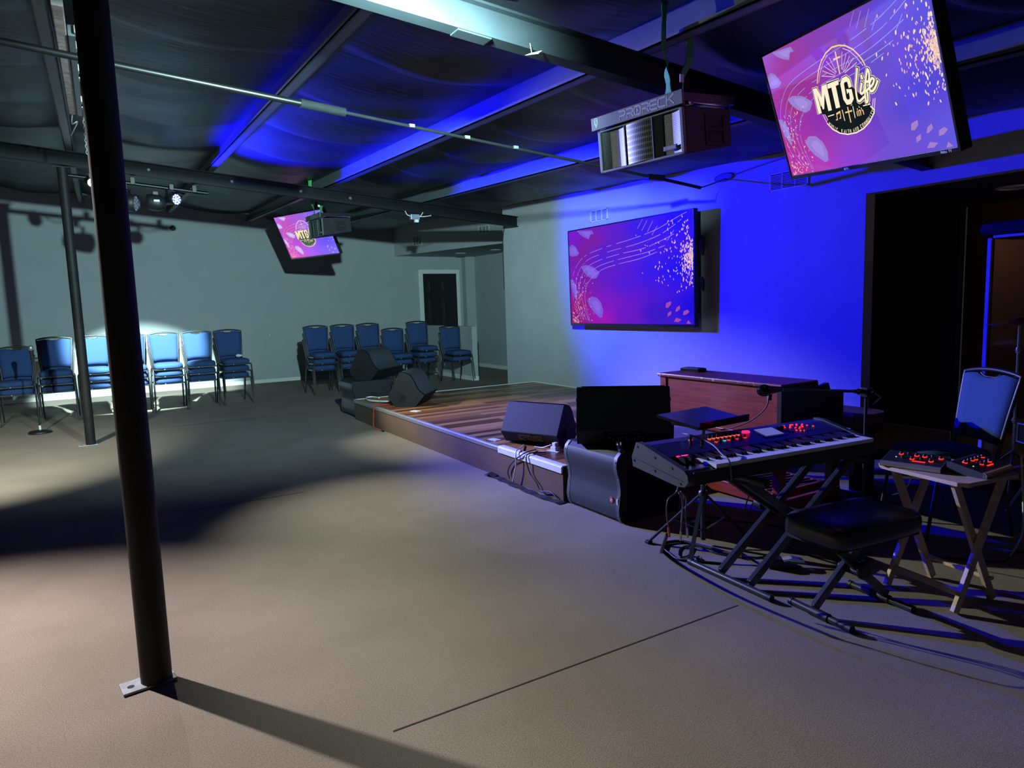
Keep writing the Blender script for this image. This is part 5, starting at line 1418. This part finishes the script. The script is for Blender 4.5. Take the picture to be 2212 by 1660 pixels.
# ------------------------------------------------------------------ drum corner in the side room
t = thing('drum_shield', 'clear acrylic drum shield panel with pale edge strips', 'drum shield', (5.88, 2.66, 0))
b = MB(); b.bx(-.004, .004, -1.3, -.02, .02, 1.84); b.build('panel', 'plexi', t)
b = MB(); b.bx(-.012, .012, -.022, .006, .0, 1.84); b.build('edge_strip', 'plexiedge', t, bevel=.003)
b = MB(); b.bx(-.01, .01, -1.3, -.03, 1.838, 1.858); b.build('top_strip', 'plexiedge', t, bevel=.003)
b = MB(); b.bar((.02, -.03, .92), (.6, -.1, .92), .004, 1.82, (0, 0, 1)); b.build('side_panel', 'plexi', t)
b = MB(); b.bar((.6, -.1, 0), (.6, -.1, 1.84), .012, .012); b.build('hinge_strip', 'plexiedge', t)
t = thing('foam_bolster', 'dark foam bolster resting along the top of the drum shield', 'foam bolster', (5.88, 2.1, 1.859))
b = MB(); b.tube([(0, .62, .05), (0, .60, .05), (0, .5, .05), (0, .2, .05), (0, -.2, .05), (0, -.8, .05)], [.02, .04, .05, .05, .05, .05], 14); b.build('foam', 'foam', t)
t = thing('cymbal_stand', 'chrome cymbal stand behind the acrylic shield', 'cymbal stand', (5.5, 2.27, 0))
b = MB(); b.cyl((0, 0, .2), (0, 0, 1.22), .01, 10); b.build('pole', 'chrome', t)
for k in range(3):
    a = R(80 + 120 * k); b = MB(); b.tube([(0, 0, .3), (math.cos(a) * .3, math.sin(a) * .3, .012)], .009, 8); b.build('leg', 'chrome', t)
for z in (.5, .8, 1.0):
    b = MB(); b.lathe([(.016, z), (.018, z + .02), (.016, z + .04)]); b.cyl((0, -.03, z + .02), (0, .03, z + .02), .006, 8); b.build('wing_clamp', 'chrome', t)
b = MB(); b.lathe([(.2, 1.2), (.12, 1.215), (.05, 1.225), (.03, 1.245), (.005, 1.25)], n=36); b.build('cymbal', 'brass', t)
t = thing('snare_drum', 'chrome-rimmed drum at the right edge of the picture', 'drum', (5.15, 1.93, 0))
b = MB(); b.lathe([(.17, .46), (.17, .58)], n=36); b.build('shell', 'blkgloss', t)
for z in (.455, .575):
    b = MB(); b.lathe([(.172, z), (.178, z + .004), (.178, z + .014), (.172, z + .018)], n=36); b.build('rim', 'chrome', t)
b = MB(); b.lathe([(.168, .582), (.168, .586)], n=36); b.build('drum_head', 'drumhead', t)
for k in range(3):
    a = R(30 + 120 * k); b = MB(); b.tube([(0, 0, .43), (math.cos(a) * .1, math.sin(a) * .1, .25), (math.cos(a) * .25, math.sin(a) * .25, .012)], .009, 8); b.build('stand_leg', 'chrome', t)
for k in range(3):
    a = R(90 + 120 * k); b = MB(); b.tube([(0, 0, .4), (math.cos(a) * .175, math.sin(a) * .175, .45)], .008, 8); b.build('cradle_arm', 'chrome', t)
for k in range(8):
    a = k * PI / 4
    b = MB(); b.cyl((math.cos(a) * .176, math.sin(a) * .176, .47), (math.cos(a) * .176, math.sin(a) * .176, .58), .006, 8)
    b.build('tension_rod', 'chrome', t)
t = thing('dark_cabinet', 'black cabinet standing in the dark against the side room wall', 'cabinet', (6.72, 4.6, 0))
b = MB(); b.bx(-.27, .27, -.5, .5, 0, 1.15); b.build('body', 'blk', t, bevel=.01)
b = MB(); b.bx(-.285, -.27, -.48, -.01, .06, 1.1); b.build('door', 'blk', t, bevel=.003)
b = MB(); b.bx(-.285, -.27, .01, .48, .06, 1.1); b.build('door', 'blk', t, bevel=.003)

# ------------------------------------------------------------------ lights
def spot(name, loc, target, watts, col, angle, blend, rad=.03):
    l = bpy.data.lights.new(name, 'SPOT'); l.energy = watts; l.color = col; l.spot_size = R(angle); l.spot_blend = blend; l.shadow_soft_size = rad
    o = bpy.data.objects.new(name, l); COL.objects.link(o); o.location = loc
    o.rotation_euler = (Vector(target) - Vector(loc)).to_track_quat('-Z', 'Y').to_euler()
    return o
def point(name, loc, watts, col, rad=.05):
    l = bpy.data.lights.new(name, 'POINT'); l.energy = watts; l.color = col; l.shadow_soft_size = rad
    o = bpy.data.objects.new(name, l); COL.objects.link(o); o.location = loc
    return o
TEAL = (.62, .97, 1.)
# wide flood clamped to the near beam, plus unseen flaps added to cut its beam
FL = Vector((1.10, 2.25, 2.67)); fa = R(80)
t = thing('flood_lamp', 'black flood lamp hung by the near beam, flaps added to cut its light', 'lamp', FL, fa - PI / 2)
b = MB(); b.bx(-.2, .2, -.14, -.03, -.09, .09); b.build('housing', 'blk', t, bevel=.006)
b = MB(); b.bar((0, -.03, -.085), (0, .15, -.066), .7, .004); b.build('added_lower_flap', 'blk', t)
b = MB(); b.bar((0, -.03, .05), (0, .2, .062), .7, .004); b.build('added_upper_flap', 'blk', t)
b = MB(); b.cyl((0, -.08, .09), (0, -.08, .2), .012, 8); b.build('hanger', 'rigblk', t)
spot('flood_beam', FL, FL + Vector((math.cos(fa), math.sin(fa), -.1)), 2500, TEAL, 100, .9, .05)
spot('warm_front_lamp', (-1.48, 5.42, 2.9), (-1.15, 2.7, 0), 1350, (1., .9, .9), 80, 1., .04)
spot('rear_flood_lamp', (-1.48, 5.6, 2.9), (-1.4, 8.4, 0), 1100, (.95, 1., .88), 62, .9, .04)
spot('chair_row_lamp', (.25, 9.3, 2.95), (.47, 12.8, .6), 5500, (.72, 1., 1.), 36, .35, .04)
spot('blue_par_lamp', PAR + Vector((.06, -.08, -.012)), PAR + Vector((.66, -.77, -.08)), 4600, (.004, .002, 1.), 80, .6, .06)
spot('work_lamp_beam', LMP + dv * .08, (2.9, 1.5, .2), 2000, (.94, 1., .88), 44, .7, .03)
spot('stage_wash_lamp', (.2, 9.0, 2.84), (3.6, 6.4, .26), 1100, (1., .98, .86), 38, 1., .03)
point('side_room_fill', (6.9, 1.2, 2.0), 6, (1., .62, .4), .1)  # weak warm fill added for the brown wall, no fixture behind it

wd = bpy.data.worlds.new('dim_room'); sc.world = wd; wd.use_nodes = True
bg = wd.node_tree.nodes['Background']; bg.inputs[0].default_value = (.35, .5, .62, 1); bg.inputs[1].default_value = .03

# ------------------------------------------------------------------ camera
cd = bpy.data.cameras.new('camera'); cam = bpy.data.objects.new('camera', cd); COL.objects.link(cam)
cd.sensor_fit = 'HORIZONTAL'; cd.sensor_width = 36; cd.lens = 23.942; cd.clip_start = .05; cd.clip_end = 100
rt = Vector((.85666803, -.51489442, -.03168005)); up = Vector((.08656602, .08294281, .9927874)); fw = Vector((.50855306, .85323164, -.11562681))
m = Matrix((rt, up, -fw)).transposed().to_4x4(); m.translation = (0, 0, 1.45)
cam.matrix_world = m
sc.camera = cam
vs_ = sc.view_settings
vs_.view_transform = 'Standard'; vs_.look = 'None'; vs_.gamma = 1; vs_.exposure = 0; vs_.use_curve_mapping = False
sc.display_settings.display_device = 'sRGB'
sc.cycles.max_bounces = 8; sc.cycles.diffuse_bounces = 4; sc.cycles.glossy_bounces = 3; sc.cycles.transparent_max_bounces = 8
sc.cycles.caustics_reflective = False; sc.cycles.caustics_refractive = False
sc.cycles.sample_clamp_indirect = 4
